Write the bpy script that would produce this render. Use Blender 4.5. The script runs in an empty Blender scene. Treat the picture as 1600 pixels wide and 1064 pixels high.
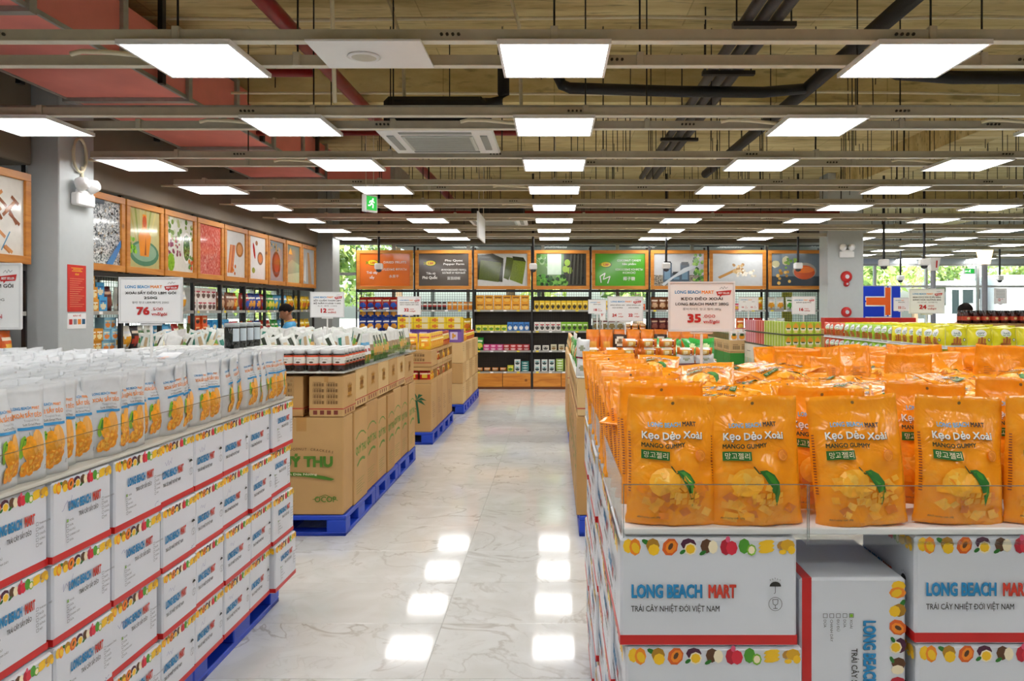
import bpy, math, random
from mathutils import Vector, Matrix, Euler, noise
R = math.radians
scene = bpy.context.scene
C = scene.collection

# ---------------------------------------------------------------- camera, sky, exposure
CAMH = 1.65
cam_d = bpy.data.cameras.new('camera'); cam = bpy.data.objects.new('camera', cam_d); C.objects.link(cam)
cam.location = (0, 0, CAMH); cam.rotation_euler = (R(90), 0, 0)
cam_d.sensor_width = 36; cam_d.lens = 27
cam_d.shift_x = -66 / 1600; cam_d.shift_y = -50 / 1600
cam_d.clip_end = 300
scene.camera = cam
vs = scene.view_settings
vs.view_transform = 'Standard'; vs.look = 'None'; vs.exposure = 0.0; vs.gamma = 1; vs.use_curve_mapping = False
world = bpy.data.worlds.new('sky'); scene.world = world; world.use_nodes = True
wn = world.node_tree.nodes; wl = world.node_tree.links
sky = wn.new('ShaderNodeTexSky'); sky.sky_type = 'NISHITA'; sky.sun_disc = False
sky.sun_elevation = R(52); sky.sun_rotation = R(150); sky.air_density = 1.0; sky.dust_density = 3.0; sky.ozone_density = 1.0
wl.new(sky.outputs[0], wn['Background'].inputs[0]); wn['Background'].inputs[1].default_value = 0.8
sun_d = bpy.data.lights.new('sun', 'SUN'); sun_d.energy = 26.0; sun_d.angle = R(1.5); sun_d.color = (1, .95, .86)
sun = bpy.data.objects.new('sun', sun_d); C.objects.link(sun); sun.rotation_euler = (R(40), R(12), 0)
LAMP = 11.5     # radiance of the ceiling panels

# ---------------------------------------------------------------- colours and materials
def lin(h):
    h = h.lstrip('#'); o = []
    for i in (0, 2, 4):
        c = int(h[i:i + 2], 16) / 255
        o.append(c / 12.92 if c <= .04045 else ((c + .055) / 1.055) ** 2.4)
    return (*o, 1)
MC = {}
def mat(hexc, rough=.5, metal=0., spec=.5, var=.04, scale=14., bump=0., emit=0., coat=0.):
    key = (hexc, rough, metal, spec, var, scale, bump, emit, coat)
    if key in MC: return MC[key]
    m = bpy.data.materials.new('m_' + hexc.strip('#')); m.use_nodes = True
    nt = m.node_tree; b = nt.nodes['Principled BSDF']; c = lin(hexc)
    b.inputs['Roughness'].default_value = rough; b.inputs['Metallic'].default_value = metal
    b.inputs['Specular IOR Level'].default_value = spec
    if coat: b.inputs['Coat Weight'].default_value = coat; b.inputs['Coat Roughness'].default_value = .06
    tc = nt.nodes.new('ShaderNodeTexCoord'); n = nt.nodes.new('ShaderNodeTexNoise')
    n.inputs['Scale'].default_value = scale; n.inputs['Detail'].default_value = 3
    nt.links.new(tc.outputs['Object'], n.inputs['Vector'])
    r = nt.nodes.new('ShaderNodeMapRange'); r.inputs[1].default_value = .3; r.inputs[2].default_value = .7
    r.inputs[3].default_value = 1 - var; r.inputs[4].default_value = 1 + var
    nt.links.new(n.outputs['Fac'], r.inputs[0])
    mx = nt.nodes.new('ShaderNodeVectorMath'); mx.operation = 'SCALE'; mx.inputs[0].default_value = c[:3]
    nt.links.new(r.outputs[0], mx.inputs['Scale']); nt.links.new(mx.outputs[0], b.inputs['Base Color'])
    if bump:
        bp = nt.nodes.new('ShaderNodeBump'); bp.inputs['Strength'].default_value = bump; bp.inputs['Distance'].default_value = .01
        nt.links.new(n.outputs['Fac'], bp.inputs['Height']); nt.links.new(bp.outputs[0], b.inputs['Normal'])
    if emit:
        b.inputs['Emission Color'].default_value = c; b.inputs['Emission Strength'].default_value = emit
    MC[key] = m; return m
def nodes_mat(name):
    m = bpy.data.materials.new(name); m.use_nodes = True
    return m, m.node_tree, m.node_tree.nodes['Principled BSDF']
def ramp(nt, stops):
    r = nt.nodes.new('ShaderNodeValToRGB'); e = r.color_ramp.elements
    while len(e) < len(stops): e.new(.5)
    for i, (p, h) in enumerate(stops): e[i].position = p; e[i].color = lin(h)
    return r
def clear_mat(name, tint, gloss_rough, refl=.12):
    m, nt, b = nodes_mat(name); nt.nodes.remove(b)
    t = nt.nodes.new('ShaderNodeBsdfTransparent'); t.inputs[0].default_value = lin(tint)
    g = nt.nodes.new('ShaderNodeBsdfGlossy'); g.inputs['Roughness'].default_value = gloss_rough
    lw = nt.nodes.new('ShaderNodeLayerWeight'); lw.inputs[0].default_value = .5
    f = nt.nodes.new('ShaderNodeMath'); f.operation = 'POWER'; f.inputs[1].default_value = 4.5; nt.links.new(lw.outputs['Facing'], f.inputs[0])
    a = nt.nodes.new('ShaderNodeMath'); a.operation = 'MULTIPLY_ADD'; a.inputs[1].default_value = .85; a.inputs[2].default_value = refl * .1
    mx = nt.nodes.new('ShaderNodeMixShader'); nt.links.new(f.outputs[0], a.inputs[0]); nt.links.new(a.outputs[0], mx.inputs[0])
    nt.links.new(t.outputs[0], mx.inputs[1]); nt.links.new(g.outputs[0], mx.inputs[2])
    nt.links.new(mx.outputs[0], nt.nodes['Material Output'].inputs[0]); return m
ACRYLIC = clear_mat('acrylic', '#FDFEFE', .03, .15)
ACREDGE = clear_mat('acrylic_edge', '#C9D6D8', .1, 4.0)
GLASS = clear_mat('window_glass', '#F0F6F4', .01, .2)

def marble():
    m, nt, b = nodes_mat('marble_tile')
    tc = nt.nodes.new('ShaderNodeTexCoord'); oi = nt.nodes.new('ShaderNodeObjectInfo')
    ad = nt.nodes.new('ShaderNodeVectorMath'); ad.operation = 'MULTIPLY_ADD'; ad.inputs[1].default_value = (37, 19, 11)
    nt.links.new(oi.outputs['Random'], ad.inputs[0]); nt.links.new(tc.outputs['Object'], ad.inputs[2])
    n1 = nt.nodes.new('ShaderNodeTexNoise'); n1.inputs['Scale'].default_value = 1.7; n1.inputs['Detail'].default_value = 6; n1.inputs['Distortion'].default_value = 1.1
    n2 = nt.nodes.new('ShaderNodeTexNoise'); n2.inputs['Scale'].default_value = 4.4; n2.inputs['Detail'].default_value = 5; n2.inputs['Distortion'].default_value = .8
    n3 = nt.nodes.new('ShaderNodeTexNoise'); n3.inputs['Scale'].default_value = 1.1
    for n in (n1, n2, n3): nt.links.new(ad.outputs[0], n.inputs['Vector'])
    v1 = ramp(nt, [(.482, '#000000'), (.499, '#C0C0C0'), (.501, '#C0C0C0'), (.518, '#000000')])
    v2 = ramp(nt, [(.488, '#000000'), (.499, '#707070'), (.501, '#707070'), (.512, '#000000')])
    nt.links.new(n1.outputs['Fac'], v1.inputs[0]); nt.links.new(n2.outputs['Fac'], v2.inputs[0])
    mxv = nt.nodes.new('ShaderNodeMath'); mxv.operation = 'MAXIMUM'; nt.links.new(v1.outputs[0], mxv.inputs[0]); nt.links.new(v2.outputs[0], mxv.inputs[1])
    mm = nt.nodes.new('ShaderNodeMapRange'); mm.inputs[1].default_value = .34; mm.inputs[2].default_value = .64
    nt.links.new(n3.outputs['Fac'], mm.inputs[0])
    mu = nt.nodes.new('ShaderNodeMath'); mu.operation = 'MULTIPLY'; nt.links.new(mxv.outputs[0], mu.inputs[0]); nt.links.new(mm.outputs[0], mu.inputs[1])
    base = ramp(nt, [(.3, '#D6D8D6'), (.7, '#E3E6E6')]); nt.links.new(n2.outputs['Fac'], base.inputs[0])
    mx = nt.nodes.new('ShaderNodeMix'); mx.data_type = 'RGBA'; nt.links.new(mu.outputs[0], mx.inputs['Factor'])
    nt.links.new(base.outputs[0], mx.inputs[6]); mx.inputs[7].default_value = lin('#8F867A')
    nt.links.new(mx.outputs[2], b.inputs['Base Color'])
    b.inputs['Roughness'].default_value = .07; b.inputs['Specular IOR Level'].default_value = .65
    return m
MARBLE = marble()

def concrete():
    m, nt, b = nodes_mat('board_marked_concrete')
    tc = nt.nodes.new('ShaderNodeTexCoord')
    mp = nt.nodes.new('ShaderNodeMapping'); mp.inputs['Scale'].default_value = (.35, 2.2, 1.2); nt.links.new(tc.outputs['Object'], mp.inputs[0])
    n1 = nt.nodes.new('ShaderNodeTexNoise'); n1.inputs['Scale'].default_value = 1.6; n1.inputs['Detail'].default_value = 8; n1.inputs['Roughness'].default_value = .65
    nt.links.new(mp.outputs[0], n1.inputs['Vector'])
    n2 = nt.nodes.new('ShaderNodeTexNoise'); n2.inputs['Scale'].default_value = 9; n2.inputs['Detail'].default_value = 6; nt.links.new(mp.outputs[0], n2.inputs['Vector'])
    r = ramp(nt, [(.3, '#A8945E'), (.45, '#D2BE86'), (.6, '#E6D6A0'), (.75, '#F2E8C0')])
    nt.links.new(n1.outputs['Fac'], r.inputs[0])
    br = nt.nodes.new('ShaderNodeTexBrick'); br.inputs['Scale'].default_value = 1; br.offset = .4
    br.inputs['Brick Width'].default_value = 1.2; br.inputs['Row Height'].default_value = .6; br.inputs['Mortar Size'].default_value = .006
    br.inputs['Color1'].default_value = (1, 1, 1, 1); br.inputs['Color2'].default_value = (.9, .9, .88, 1); br.inputs['Mortar'].default_value = (.7, .68, .62, 1)
    nt.links.new(tc.outputs['Object'], br.inputs['Vector'])
    sp = ramp(nt, [(.3, '#8A8A8A'), (.42, '#FFFFFF')]); nt.links.new(n2.outputs['Fac'], sp.inputs[0])
    mx = nt.nodes.new('ShaderNodeMix'); mx.data_type = 'RGBA'; mx.blend_type = 'MULTIPLY'; mx.inputs['Factor'].default_value = 1
    nt.links.new(r.outputs[0], mx.inputs[6]); nt.links.new(br.outputs['Color'], mx.inputs[7])
    m2 = nt.nodes.new('ShaderNodeMix'); m2.data_type = 'RGBA'; m2.blend_type = 'MULTIPLY'; m2.inputs['Factor'].default_value = .55
    nt.links.new(mx.outputs[2], m2.inputs[6]); nt.links.new(sp.outputs[0], m2.inputs[7])
    nt.links.new(m2.outputs[2], b.inputs['Base Color']); b.inputs['Roughness'].default_value = .85
    bp = nt.nodes.new('ShaderNodeBump'); bp.inputs['Strength'].default_value = .4; bp.inputs['Distance'].default_value = .02
    nt.links.new(n1.outputs['Fac'], bp.inputs['Height']); nt.links.new(bp.outputs[0], b.inputs['Normal'])
    return m
CONC = concrete()

def wood(name, dark, mid, light, axis=(1, 8, 8), rough=.45):
    m, nt, b = nodes_mat(name)
    tc = nt.nodes.new('ShaderNodeTexCoord'); mp = nt.nodes.new('ShaderNodeMapping'); mp.inputs['Scale'].default_value = axis
    oi = nt.nodes.new('ShaderNodeObjectInfo'); ad = nt.nodes.new('ShaderNodeVectorMath'); ad.operation = 'MULTIPLY_ADD'; ad.inputs[1].default_value = (7, 13, 5)
    nt.links.new(oi.outputs['Random'], ad.inputs[0]); nt.links.new(tc.outputs['Object'], ad.inputs[2]); nt.links.new(ad.outputs[0], mp.inputs[0])
    n = nt.nodes.new('ShaderNodeTexNoise'); n.inputs['Scale'].default_value = 2.2; n.inputs['Detail'].default_value = 5; n.inputs['Distortion'].default_value = .7
    nt.links.new(mp.outputs[0], n.inputs['Vector'])
    r = ramp(nt, [(.25, dark), (.5, mid), (.75, light)]); nt.links.new(n.outputs['Fac'], r.inputs[0])
    k = nt.nodes.new('ShaderNodeTexVoronoi'); k.inputs['Scale'].default_value = 2.3; nt.links.new(ad.outputs[0], k.inputs['Vector'])
    kr = ramp(nt, [(.03, '#5A3010'), (.09, '#FFFFFF')]); nt.links.new(k.outputs['Distance'], kr.inputs[0])
    mx = nt.nodes.new('ShaderNodeMix'); mx.data_type = 'RGBA'; mx.blend_type = 'MULTIPLY'; mx.inputs['Factor'].default_value = .7
    nt.links.new(r.outputs[0], mx.inputs[6]); nt.links.new(kr.outputs[0], mx.inputs[7])
    nt.links.new(mx.outputs[2], b.inputs['Base Color']); b.inputs['Roughness'].default_value = rough
    return m
WOOD = wood('frame_pine', '#A8641C', '#C07A28', '#CE8E3A')
WOOD2 = wood('drawer_pine', '#B4681C', '#CF8329', '#DD983C')

# ---------------------------------------------------------------- mesh builder
TXT = {}
HORN = dict(zip('ƠỚỜỞỠỢƯỨỪỬỮỰơớờởỡợưứừửữự', 'OÓÒỎÕỌUÚÙỦŨỤoóòỏõọuúùủũụ'))
def text_geo(s, bold):
    k = (s, bold)
    if k not in TXT and any(ch in 'Đđ' or ch in HORN for ch in s):      # bars and horns are drawn apart: the overlapping glyphs would fill badly
        pl = ''.join(HORN.get(ch, ch) for ch in s).replace('Đ', 'D').replace('đ', 'd'); vv, ff, w = text_geo(pl, bold); vv, ff = list(vv), list(ff)
        for i, ch in enumerate(s):
            if ch in 'Đđ':
                b = 'D' if ch == 'Đ' else 'd'; wb = text_geo(b, bold)[2]; x0 = text_geo(pl[:i] + b, bold)[2] - wb; n = len(vv)
                a, e, y = (x0 - .06, x0 + wb * .45, .33) if ch == 'Đ' else (x0 + wb * .4, x0 + wb * 1.15, .62)
                vv += [(a, y), (e, y), (e, y + .085), (a, y + .085)]; ff.append((n, n + 1, n + 2, n + 3, 'bar'))
            elif ch in HORN:
                b = HORN[ch]; x1 = text_geo(pl[:i] + b, bold)[2]; n = len(vv); y = .60 if ch.isupper() else .42
                vv += [(x1 - .07, y), (x1 + .03, y + .06), (x1 + .05, y + .17), (x1 - .01, y + .17)]; ff.append((n, n + 1, n + 2, n + 3, 'bar'))
        TXT[k] = (vv, ff, w)
    if k not in TXT:
        cu = bpy.data.curves.new('t', 'FONT'); cu.body = s; cu.resolution_u = 2; cu.dimensions = '2D'; cu.fill_mode = 'FRONT'
        o = bpy.data.objects.new('t', cu); me = bpy.data.meshes.new_from_object(o)
        vv = [(v.co.x, v.co.y) for v in me.vertices]; ff = [tuple(p.vertices) for p in me.polygons]
        w = max([p[0] for p in vv], default=1)
        ff = list(ff)
        bpy.data.objects.remove(o); bpy.data.curves.remove(cu); bpy.data.meshes.remove(me)
        TXT[k] = (vv, ff, w)
    return TXT[k]
class MB:
    def __init__(s): s.v = []; s.f = []; s.m = []; s.mats = []; s.lay = 0
    def mi(s, mt):
        if mt not in s.mats: s.mats.append(mt)
        return s.mats.index(mt)
    def add(s, vs_, fs, mt):
        o = len(s.v); s.v += [tuple(p) for p in vs_]; k = s.mi(mt)
        for f in fs: s.f.append(tuple(i + o for i in f)); s.m.append(k)
        return s
    def box(s, x0, x1, y0, y1, z0, z1, mt):
        return s.add([(x, y, z) for x in (x0, x1) for y in (y0, y1) for z in (z0, z1)],
                     [(0, 1, 3, 2), (4, 6, 7, 5), (0, 4, 5, 1), (2, 3, 7, 6), (0, 2, 6, 4), (1, 5, 7, 3)], mt)
    def cbox(s, x0, x1, y0, y1, z0, z1, mt, c=.004):
        lo = (x0, y0, z0); hi = (x1, y1, z1); vs_ = []; ix = {}
        for a in (0, 1):
            for b in (0, 1):
                for d in (0, 1):
                    sg = (a, b, d)
                    for k in range(3):
                        p = [(hi[j] if sg[j] else lo[j]) + (0 if j == k else (-c if sg[j] else c)) for j in range(3)]
                        ix[(sg, k)] = len(vs_); vs_.append(p)
        fs = []
        for k in range(3):
            i, j = [q for q in range(3) if q != k]
            for e in (0, 1):
                f = []
                for (p, q) in ((0, 0), (1, 0), (1, 1), (0, 1)):
                    sg = [0] * 3; sg[k] = e; sg[i] = p; sg[j] = q; f.append(ix[(tuple(sg), k)])
                fs.append(f)
            for p in (0, 1):
                for q in (0, 1):
                    s0 = [0] * 3; s0[i] = p; s0[j] = q; s1 = list(s0); s1[k] = 1; s0, s1 = tuple(s0), tuple(s1)
                    fs.append([ix[(s0, i)], ix[(s0, j)], ix[(s1, j)], ix[(s1, i)]])
        for a in (0, 1):
            for b in (0, 1):
                for d in (0, 1): fs.append([ix[((a, b, d), k)] for k in range(3)])
        ce = Vector(((x0 + x1) / 2, (y0 + y1) / 2, (z0 + z1) / 2)); out = []
        for f in fs:
            p = [Vector(vs_[i]) for i in f]; n = (p[1] - p[0]).cross(p[2] - p[0])
            out.append(f if n.dot(sum(p, Vector()) / len(p) - ce) > 0 else f[::-1])
        return s.add(vs_, out, mt)
    def tube(s, path, r, mt, n=8, caps=True, r2=None):
        P = [Vector(p) for p in path]; vs_ = []; k = len(P)
        for i, p in enumerate(P):
            t = (P[min(i + 1, k - 1)] - P[max(i - 1, 0)]).normalized()
            a = t.cross(Vector((0, 0, 1)) if abs(t.z) < .9 else Vector((1, 0, 0))).normalized(); b = t.cross(a)
            rr = r if r2 is None else r + (r2 - r) * i / (k - 1)
            for j in range(n):
                q = 2 * math.pi * j / n; vs_.append(p + a * math.cos(q) * rr + b * math.sin(q) * rr)
        fs = [(i * n + j, i * n + (j + 1) % n, (i + 1) * n + (j + 1) % n, (i + 1) * n + j) for i in range(k - 1) for j in range(n)]
        if caps: fs += [tuple(range(n))[::-1], tuple((k - 1) * n + j for j in range(n))]
        return s.add(vs_, fs, mt)
    def lathe(s, prof, mt, n=12, o=(0, 0, 0), mats=None):
        vs_ = []; k = len(prof)
        for (r, z) in prof:
            for j in range(n):
                q = 2 * math.pi * j / n; vs_.append((o[0] + r * math.cos(q), o[1] + r * math.sin(q), o[2] + z))
        base = len(s.v); s.v += vs_
        for i in range(k - 1):
            mm = s.mi(mats[i] if mats else mt)
            for j in range(n):
                s.f.append(tuple(base + q for q in (i * n + j, i * n + (j + 1) % n, (i + 1) * n + (j + 1) % n, (i + 1) * n + j))); s.m.append(mm)
        for q, rev in ((0, True), (k - 1, False)):
            if prof[q][0] > .0005:
                f = [base + q * n + j for j in range(n)]; s.f.append(tuple(f[::-1] if rev else f)); s.m.append(s.mi(mats[min(q, k - 2)] if mats else mt))
        return s
    # flat print: P(a, b, d) gives a point on a surface, d = height above it
    def nl(s): s.lay += 1; return .0005 + .00005 * s.lay
    def rect(s, P, a0, b0, a1, b1, mt, nx=1, ny=1):
        d = s.nl(); vs_ = [P(a0 + (a1 - a0) * i / nx, b0 + (b1 - b0) * j / ny, d) for j in range(ny + 1) for i in range(nx + 1)]
        return s.add(vs_, [(j * (nx + 1) + i, j * (nx + 1) + i + 1, (j + 1) * (nx + 1) + i + 1, (j + 1) * (nx + 1) + i) for j in range(ny) for i in range(nx)], mt)
    def poly(s, P, pts, mt):
        d = s.nl(); return s.add([P(a, b, d) for a, b in pts], [tuple(range(len(pts)))], mt)
    def ell(s, P, ca, cb, ra, rb, mt, rot=0, n=10, rings=1):
        d = s.nl(); c, t = math.cos(rot), math.sin(rot); vs_ = [P(ca, cb, d)]; fs = []
        for k in range(1, rings + 1):
            for j in range(n):
                q = 2 * math.pi * j / n; x = ra * math.cos(q) * k / rings; y = rb * math.sin(q) * k / rings
                vs_.append(P(ca + x * c - y * t, cb + x * t + y * c, d))
        fs += [(0, 1 + j, 1 + (j + 1) % n) for j in range(n)]
        for k in range(1, rings):
            o = 1 + (k - 1) * n
            fs += [(o + j, o + n + j, o + n + (j + 1) % n, o + (j + 1) % n) for j in range(n)]
        return s.add(vs_, fs, mt)
    def line(s, P, pts, w, mt):
        d = s.nl()
        for (a, b), (c, e) in zip(pts, pts[1:]):
            l = math.hypot(c - a, e - b) or 1; nx, ny = -(e - b) / l * w / 2, (c - a) / l * w / 2
            s.add([P(a + nx, b + ny, d), P(a - nx, b - ny, d), P(c - nx, e - ny, d), P(c + nx, e + ny, d)], [(0, 1, 2, 3)], mt)
        return s
    def text(s, P, t, a, b, h, mt, al='L', bold=0., w=None, rot=0):
        vv, ff, tw = text_geo(t, 0); sy = h / .73; sx = sy if w is None else w / tw
        o = {'L': 0, 'C': -tw * sx / 2, 'R': -tw * sx}[al]; d = s.nl(); c, q = math.cos(rot), math.sin(rot)
        for bx, bz in ([(-bold, -bold), (bold, -bold), (-bold, bold), (bold, bold)] if bold else [(0, 0)]):
            d += .00006; s.lay += 2
            g = [((x + bx) * sx + o, (y + bz) * sy) for x, y in vv]
            nb = [f for f in ff if f[-1] != 'bar']; bars = [f[:-1] for f in ff if f[-1] == 'bar']
            s.add([P(a + x * c - y * q, b + x * q + y * c, d) for x, y in g], nb, mt)
            for f in bars: s.add([P(a + g[i][0] * c - g[i][1] * q, b + g[i][0] * q + g[i][1] * c, d + .00003) for i in f], [(0, 1, 2, 3)], mt)
        return s
    def mesh(s, name, smooth=False):
        me = bpy.data.meshes.new(name); me.from_pydata(s.v, [], s.f)
        for mt in s.mats: me.materials.append(mt)
        me.polygons.foreach_set('material_index', s.m)
        if smooth: me.polygons.foreach_set('use_smooth', [True] * len(s.f))
        me.update(); return me
def plane(o, u, v):
    o, u, v = Vector(o), Vector(u).normalized(), Vector(v).normalized(); n = u.cross(v)
    return lambda a, b, d=0: o + u * a + v * b + n * d

# ---------------------------------------------------------------- objects
def obj(name, me, parent=None, loc=(0, 0, 0), rot=0):
    if isinstance(me, MB): me = me.mesh(name)
    o = bpy.data.objects.new(name, me); C.objects.link(o); o.location = loc
    o.rotation_euler = rot if isinstance(rot, (tuple, list)) else (0, 0, rot)
    if parent: o.parent = parent
    return o
def thing(name, me, label, cat, loc=(0, 0, 0), rot=0, group=None, parts=(), kind=None):
    o = obj(name, me, None, loc, rot); o['label'] = label; o['category'] = cat
    if group: o['group'] = group
    if kind: o['kind'] = kind
    for p in parts:
        c = obj(p[0], p[1], o, *(p[2:3] or [(0, 0, 0)]), *(p[3:4]))
    return o
def struct(name, me, parent=None, loc=(0, 0, 0), rot=0):
    o = obj(name, me, parent, loc, rot)
    if parent is None: o['kind'] = 'structure'
    return o
ORD = ['zeroth', 'first', 'second', 'third', 'fourth', 'fifth', 'sixth', 'seventh', 'eighth', 'ninth', 'tenth', 'eleventh', 'twelfth', 'thirteenth',
       'fourteenth', 'fifteenth', 'sixteenth', 'seventeenth', 'eighteenth', 'nineteenth', 'twentieth', 'twenty-first', 'twenty-second', 'twenty-third', 'twenty-fourth', 'twenty-fifth']

def nth(n):
    if n < len(ORD): return ORD[n]
    return '%d%s' % (n, 'th' if n % 100 in (11, 12, 13) else {1: 'st', 2: 'nd', 3: 'rd'}.get(n % 10, 'th'))
# ---------------------------------------------------------------- room shell
GREYP = mat('#BCC2C4', .5, var=.02); WALLW = mat('#C9CBC8', .6, var=.02); DARKB = mat('#7A7062', .6, var=.06, scale=3)
BLK = mat('#17171A', .45); STEEL = mat('#BDB6A2', .45, .0, var=.05); STEELP = mat('#DAD5C4', .4, .0, var=.05)
GALV = mat('#A6A7A2', .4, .3, var=.1); WHT = mat('#E8E8E6', .4, var=.02); WPL = mat('#EDEDED', .3, var=.01); REDP = mat('#8E1418', .35, var=.08)
BLKI = mat('#1B1A1C', .6, bump=.3, scale=60); CREAM = mat('#E4DABC', .5); PINK = mat('#EC8C82', .55, var=.1, scale=2)
SIL = mat('#C8CCCE', .25, .9, var=.08); RED = mat('#C41F1E', .45); GRN = mat('#2E8B2E', .5)
fl = struct('floor', MB().box(-5.4, 15, -4, 22, -.2, -.002, MARBLE))
TJX, TJY = -.585, 4.02
tme = MB().cbox(-.5988, .5988, -.2988, .2988, -.012, 0, MARBLE, .0012).mesh('tile')
for i in range(-3, 3):
    for j in range(-4, 20):
        obj('tile', tme, fl, (TJX + 1.2 * i + .6, TJY + .6 * j + .3, .002))
SLAB = 4.3
ce = struct('ceiling', MB().box(-5.4, 15, -4, 22, SLAB, SLAB + .25, CONC))
for y in (1.0, 8.3, 16.2): struct('ceiling_beam', MB().box(-5.4, 15, y, y + .45, 3.88, SLAB + .01, CONC), ce)
for x, z in ((5.5, 3.95), (10.5, 3.95)): struct('ceiling_beam', MB().box(x, x + .5, -4, 21.9, z, SLAB + .01, CONC), ce)
wl_ = struct('wall_left', MB().box(-5.6, -5.4, -4, 8.0, 0, SLAB, WALLW))
for (a, b, c, d) in ((8.0, 15.2, 0, .5), (8.0, 15.2, 2.05, SLAB), (15.2, 16.4, 0, SLAB)): struct('wall_section', MB().box(-5.6, -5.4, a, b, c, d, WALLW), wl_)
struct('wall_rear', MB().box(-5.6, 15, -4.2, -4, 0, SLAB, WALLW))
struct('wall_right', MB().box(15, 15.2, -4, 22, 0, SLAB, WALLW))
struct('trim_1', MB().cbox(-5.39, -4.62, 7.55, 15.6, 2.87, SLAB - .01, DARKB, .01))          # bulkhead over the wall shelves
struct('trim_2', MB().cbox(-5.39, -4.75, -3.9, 6.98, 2.95, SLAB - .01, DARKB, .01))
# glazed back front: header beams, frames, panes
def window(name, x0, x1, y, z0, z1, nx, loc=(0, 0, 0), rot=0):
    m = MB(); t = .035
    for i in range(nx + 1):
        x = x0 + (x1 - x0) * i / nx; m.box(x - t, x + t, y - .04, y + .04, z0, z1, GALV)
    for z in (z0 + .03, z1 - .03, z0 + (z1 - z0) * .78): m.box(x0, x1, y - .035, y + .035, z - .03, z + .03, GALV)
    w = struct(name, m, None, loc, rot)
    for i in range(nx):
        a = x0 + (x1 - x0) * i / nx + t; b = x0 + (x1 - x0) * (i + 1) / nx - t
        obj('pane', MB().box(a, b, y - .004, y + .004, z0 + .06, z1 - .06, GLASS), w)
    return w
window('window_1', -5.0, 6.1, 16.35, 0, 3.06, 7)
window('window_2', 6.2, 15.0, 21.9, 0, 2.92, 6)
window('window_3', 0, 7.2, 0, .5, 2.05, 6, (-5.5, 8.0, 0), R(90))
struct('wall_back', MB().box(-5.6, 6.2, 16.3, 16.45, 3.05, SLAB, DARKB))
struct('wall_front', MB().box(6.1, 15.1, 21.85, 22.05, 2.92, SLAB, GREYP))
struct('wall_side', MB().box(6.1, 6.22, 16.3, 22, 0, SLAB, WALLW))
struct('column_1', MB().cbox(-5.4, -4.515, 7.0, 7.535, 0, SLAB, GREYP, .008))
struct('column_2', MB().cbox(-5.4, -4.33, 15.0, 15.5, 0, SLAB, mat('#8F9392', .55, var=.02), .008))
struct('column_3', MB().cbox(5.34, 6.04, 15.0, 15.48, 0, SLAB, GREYP, .008))

# ---------------------------------------------------------------- ceiling lamps and rails
LZ = 3.036
lampf = MB()
for (a, b, c, d) in ((-.3, .3, -.3, -.285), (-.3, .3, .285, .3), (-.3, -.285, -.285, .285), (.285, .3, -.285, .285)): lampf.box(a, b, c, d, 0, .022, WPL)
lampf.box(-.3, .3, -.3, .3, .022, .026, WPL); lampf = lampf.mesh('frame')
m, nt, b = nodes_mat('lit_diffuser'); b.inputs['Emission Color'].default_value = (1, .985, .965, 1); b.inputs['Emission Strength'].default_value = LAMP
lampd = MB().box(-.285, .285, -.285, .285, .004, .012, m).mesh('diffuser')
flex = MB().tube([(-.72, 0, .045), (-.66, 0, .06), (-.5, 0, .055), (-.3, .02, .04), (-.26, .03, .03)], .014, CREAM, 6).mesh('flex_conduit', True)
boltm = MB()
for k in range(4):
    boltm.tube([(-.045 + .03 * k, -.024, .033), (-.045 + .03 * k, -.034, .033)], .009, mat('#4A463E', .4, .6), 6)
boltm = boltm.mesh('bolts')
COLN = {-4: 'column beside the picture wall', -2: 'column left of the aisle', 0: 'column over the aisle', 2: 'first column right of the aisle', 4: 'second column right of the aisle',
        6: 'third column right of the aisle', 8: 'fourth column right of the aisle', 10: 'fifth column right of the aisle', 12: 'sixth column right of the aisle', 14: 'seventh column right of the aisle'}
rng = random.Random(4)
for r in range(-3, 12):
    y = 4.02 + 1.57 * r
    xs = [x for x in COLN if (x >= 8 or r < 8)]
    if r < 0: rowname = ['', 'nearest overhead row', 'second overhead row', 'third overhead row'][-r]
    else: rowname = ORD[r + 1] + ' row ahead'
    for x in xs:
        if r < 0 and x > 8: continue
        if not (r >= 0 and 866 + (x - .4) * 1200 / (y + .6) < 1600 or r < 0): continue
        o = thing('ceiling_light', lampf, 'lit ceiling panel, %s, %s' % (rowname, COLN[x]), 'ceiling light', (x, y + .3, LZ), 0, 'lit ceiling panels',
                  [('diffuser', lampd)] + ([('flex_conduit', flex)] if rng.random() < .75 else []))
    x0 = -4.35 if r < 8 else 6.3
    for q, (yy, nm) in enumerate(((y + .06, 'near'), (y + .47, 'far'))):
        m = MB(); h = .062; x1 = 14.6
        m.box(x0, x1, yy - .021, yy + .021, LZ + .028, LZ + .028 + h, STEEL)
        m.box(x0, x1, yy - .03, yy + .03, LZ + .0262, LZ + .031, STEELP)
        parts = []
        o = thing('support_rail', m, 'grey steel rail at the %s edge of the %s of ceiling panels' % (nm, rowname), 'rail', group='ceiling panel rails')
        k = x0 + .35 + .5 * q + (r % 3) * .23
        while k < x1:
            obj('clip', MB().cbox(k - .02, k + .02, yy - .034, yy + .034, LZ + .03, LZ + .105, STEEL, .003), o)
            if not (k < -3.2 and 3.8 < yy < 12.5): obj('hanger_rod', MB().tube([(k, yy, LZ + .1), (k, yy, SLAB)], .006, BLK, 5), o)
            k += 2.0
        k = x0 + 1.4 + .9 * q + (r % 2) * .7
        while k < x1 and -1 <= r < 6:
            obj('bolts', boltm, o, (k, yy, LZ + .028)); k += 2.4

# ---------------------------------------------------------------- ceiling services
def tubeT(name, path, r, mt, label, cat, group=None, n=10):
    return thing(name, MB().tube(path, r, mt, n).mesh(name, True), label, cat, group=group)
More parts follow.
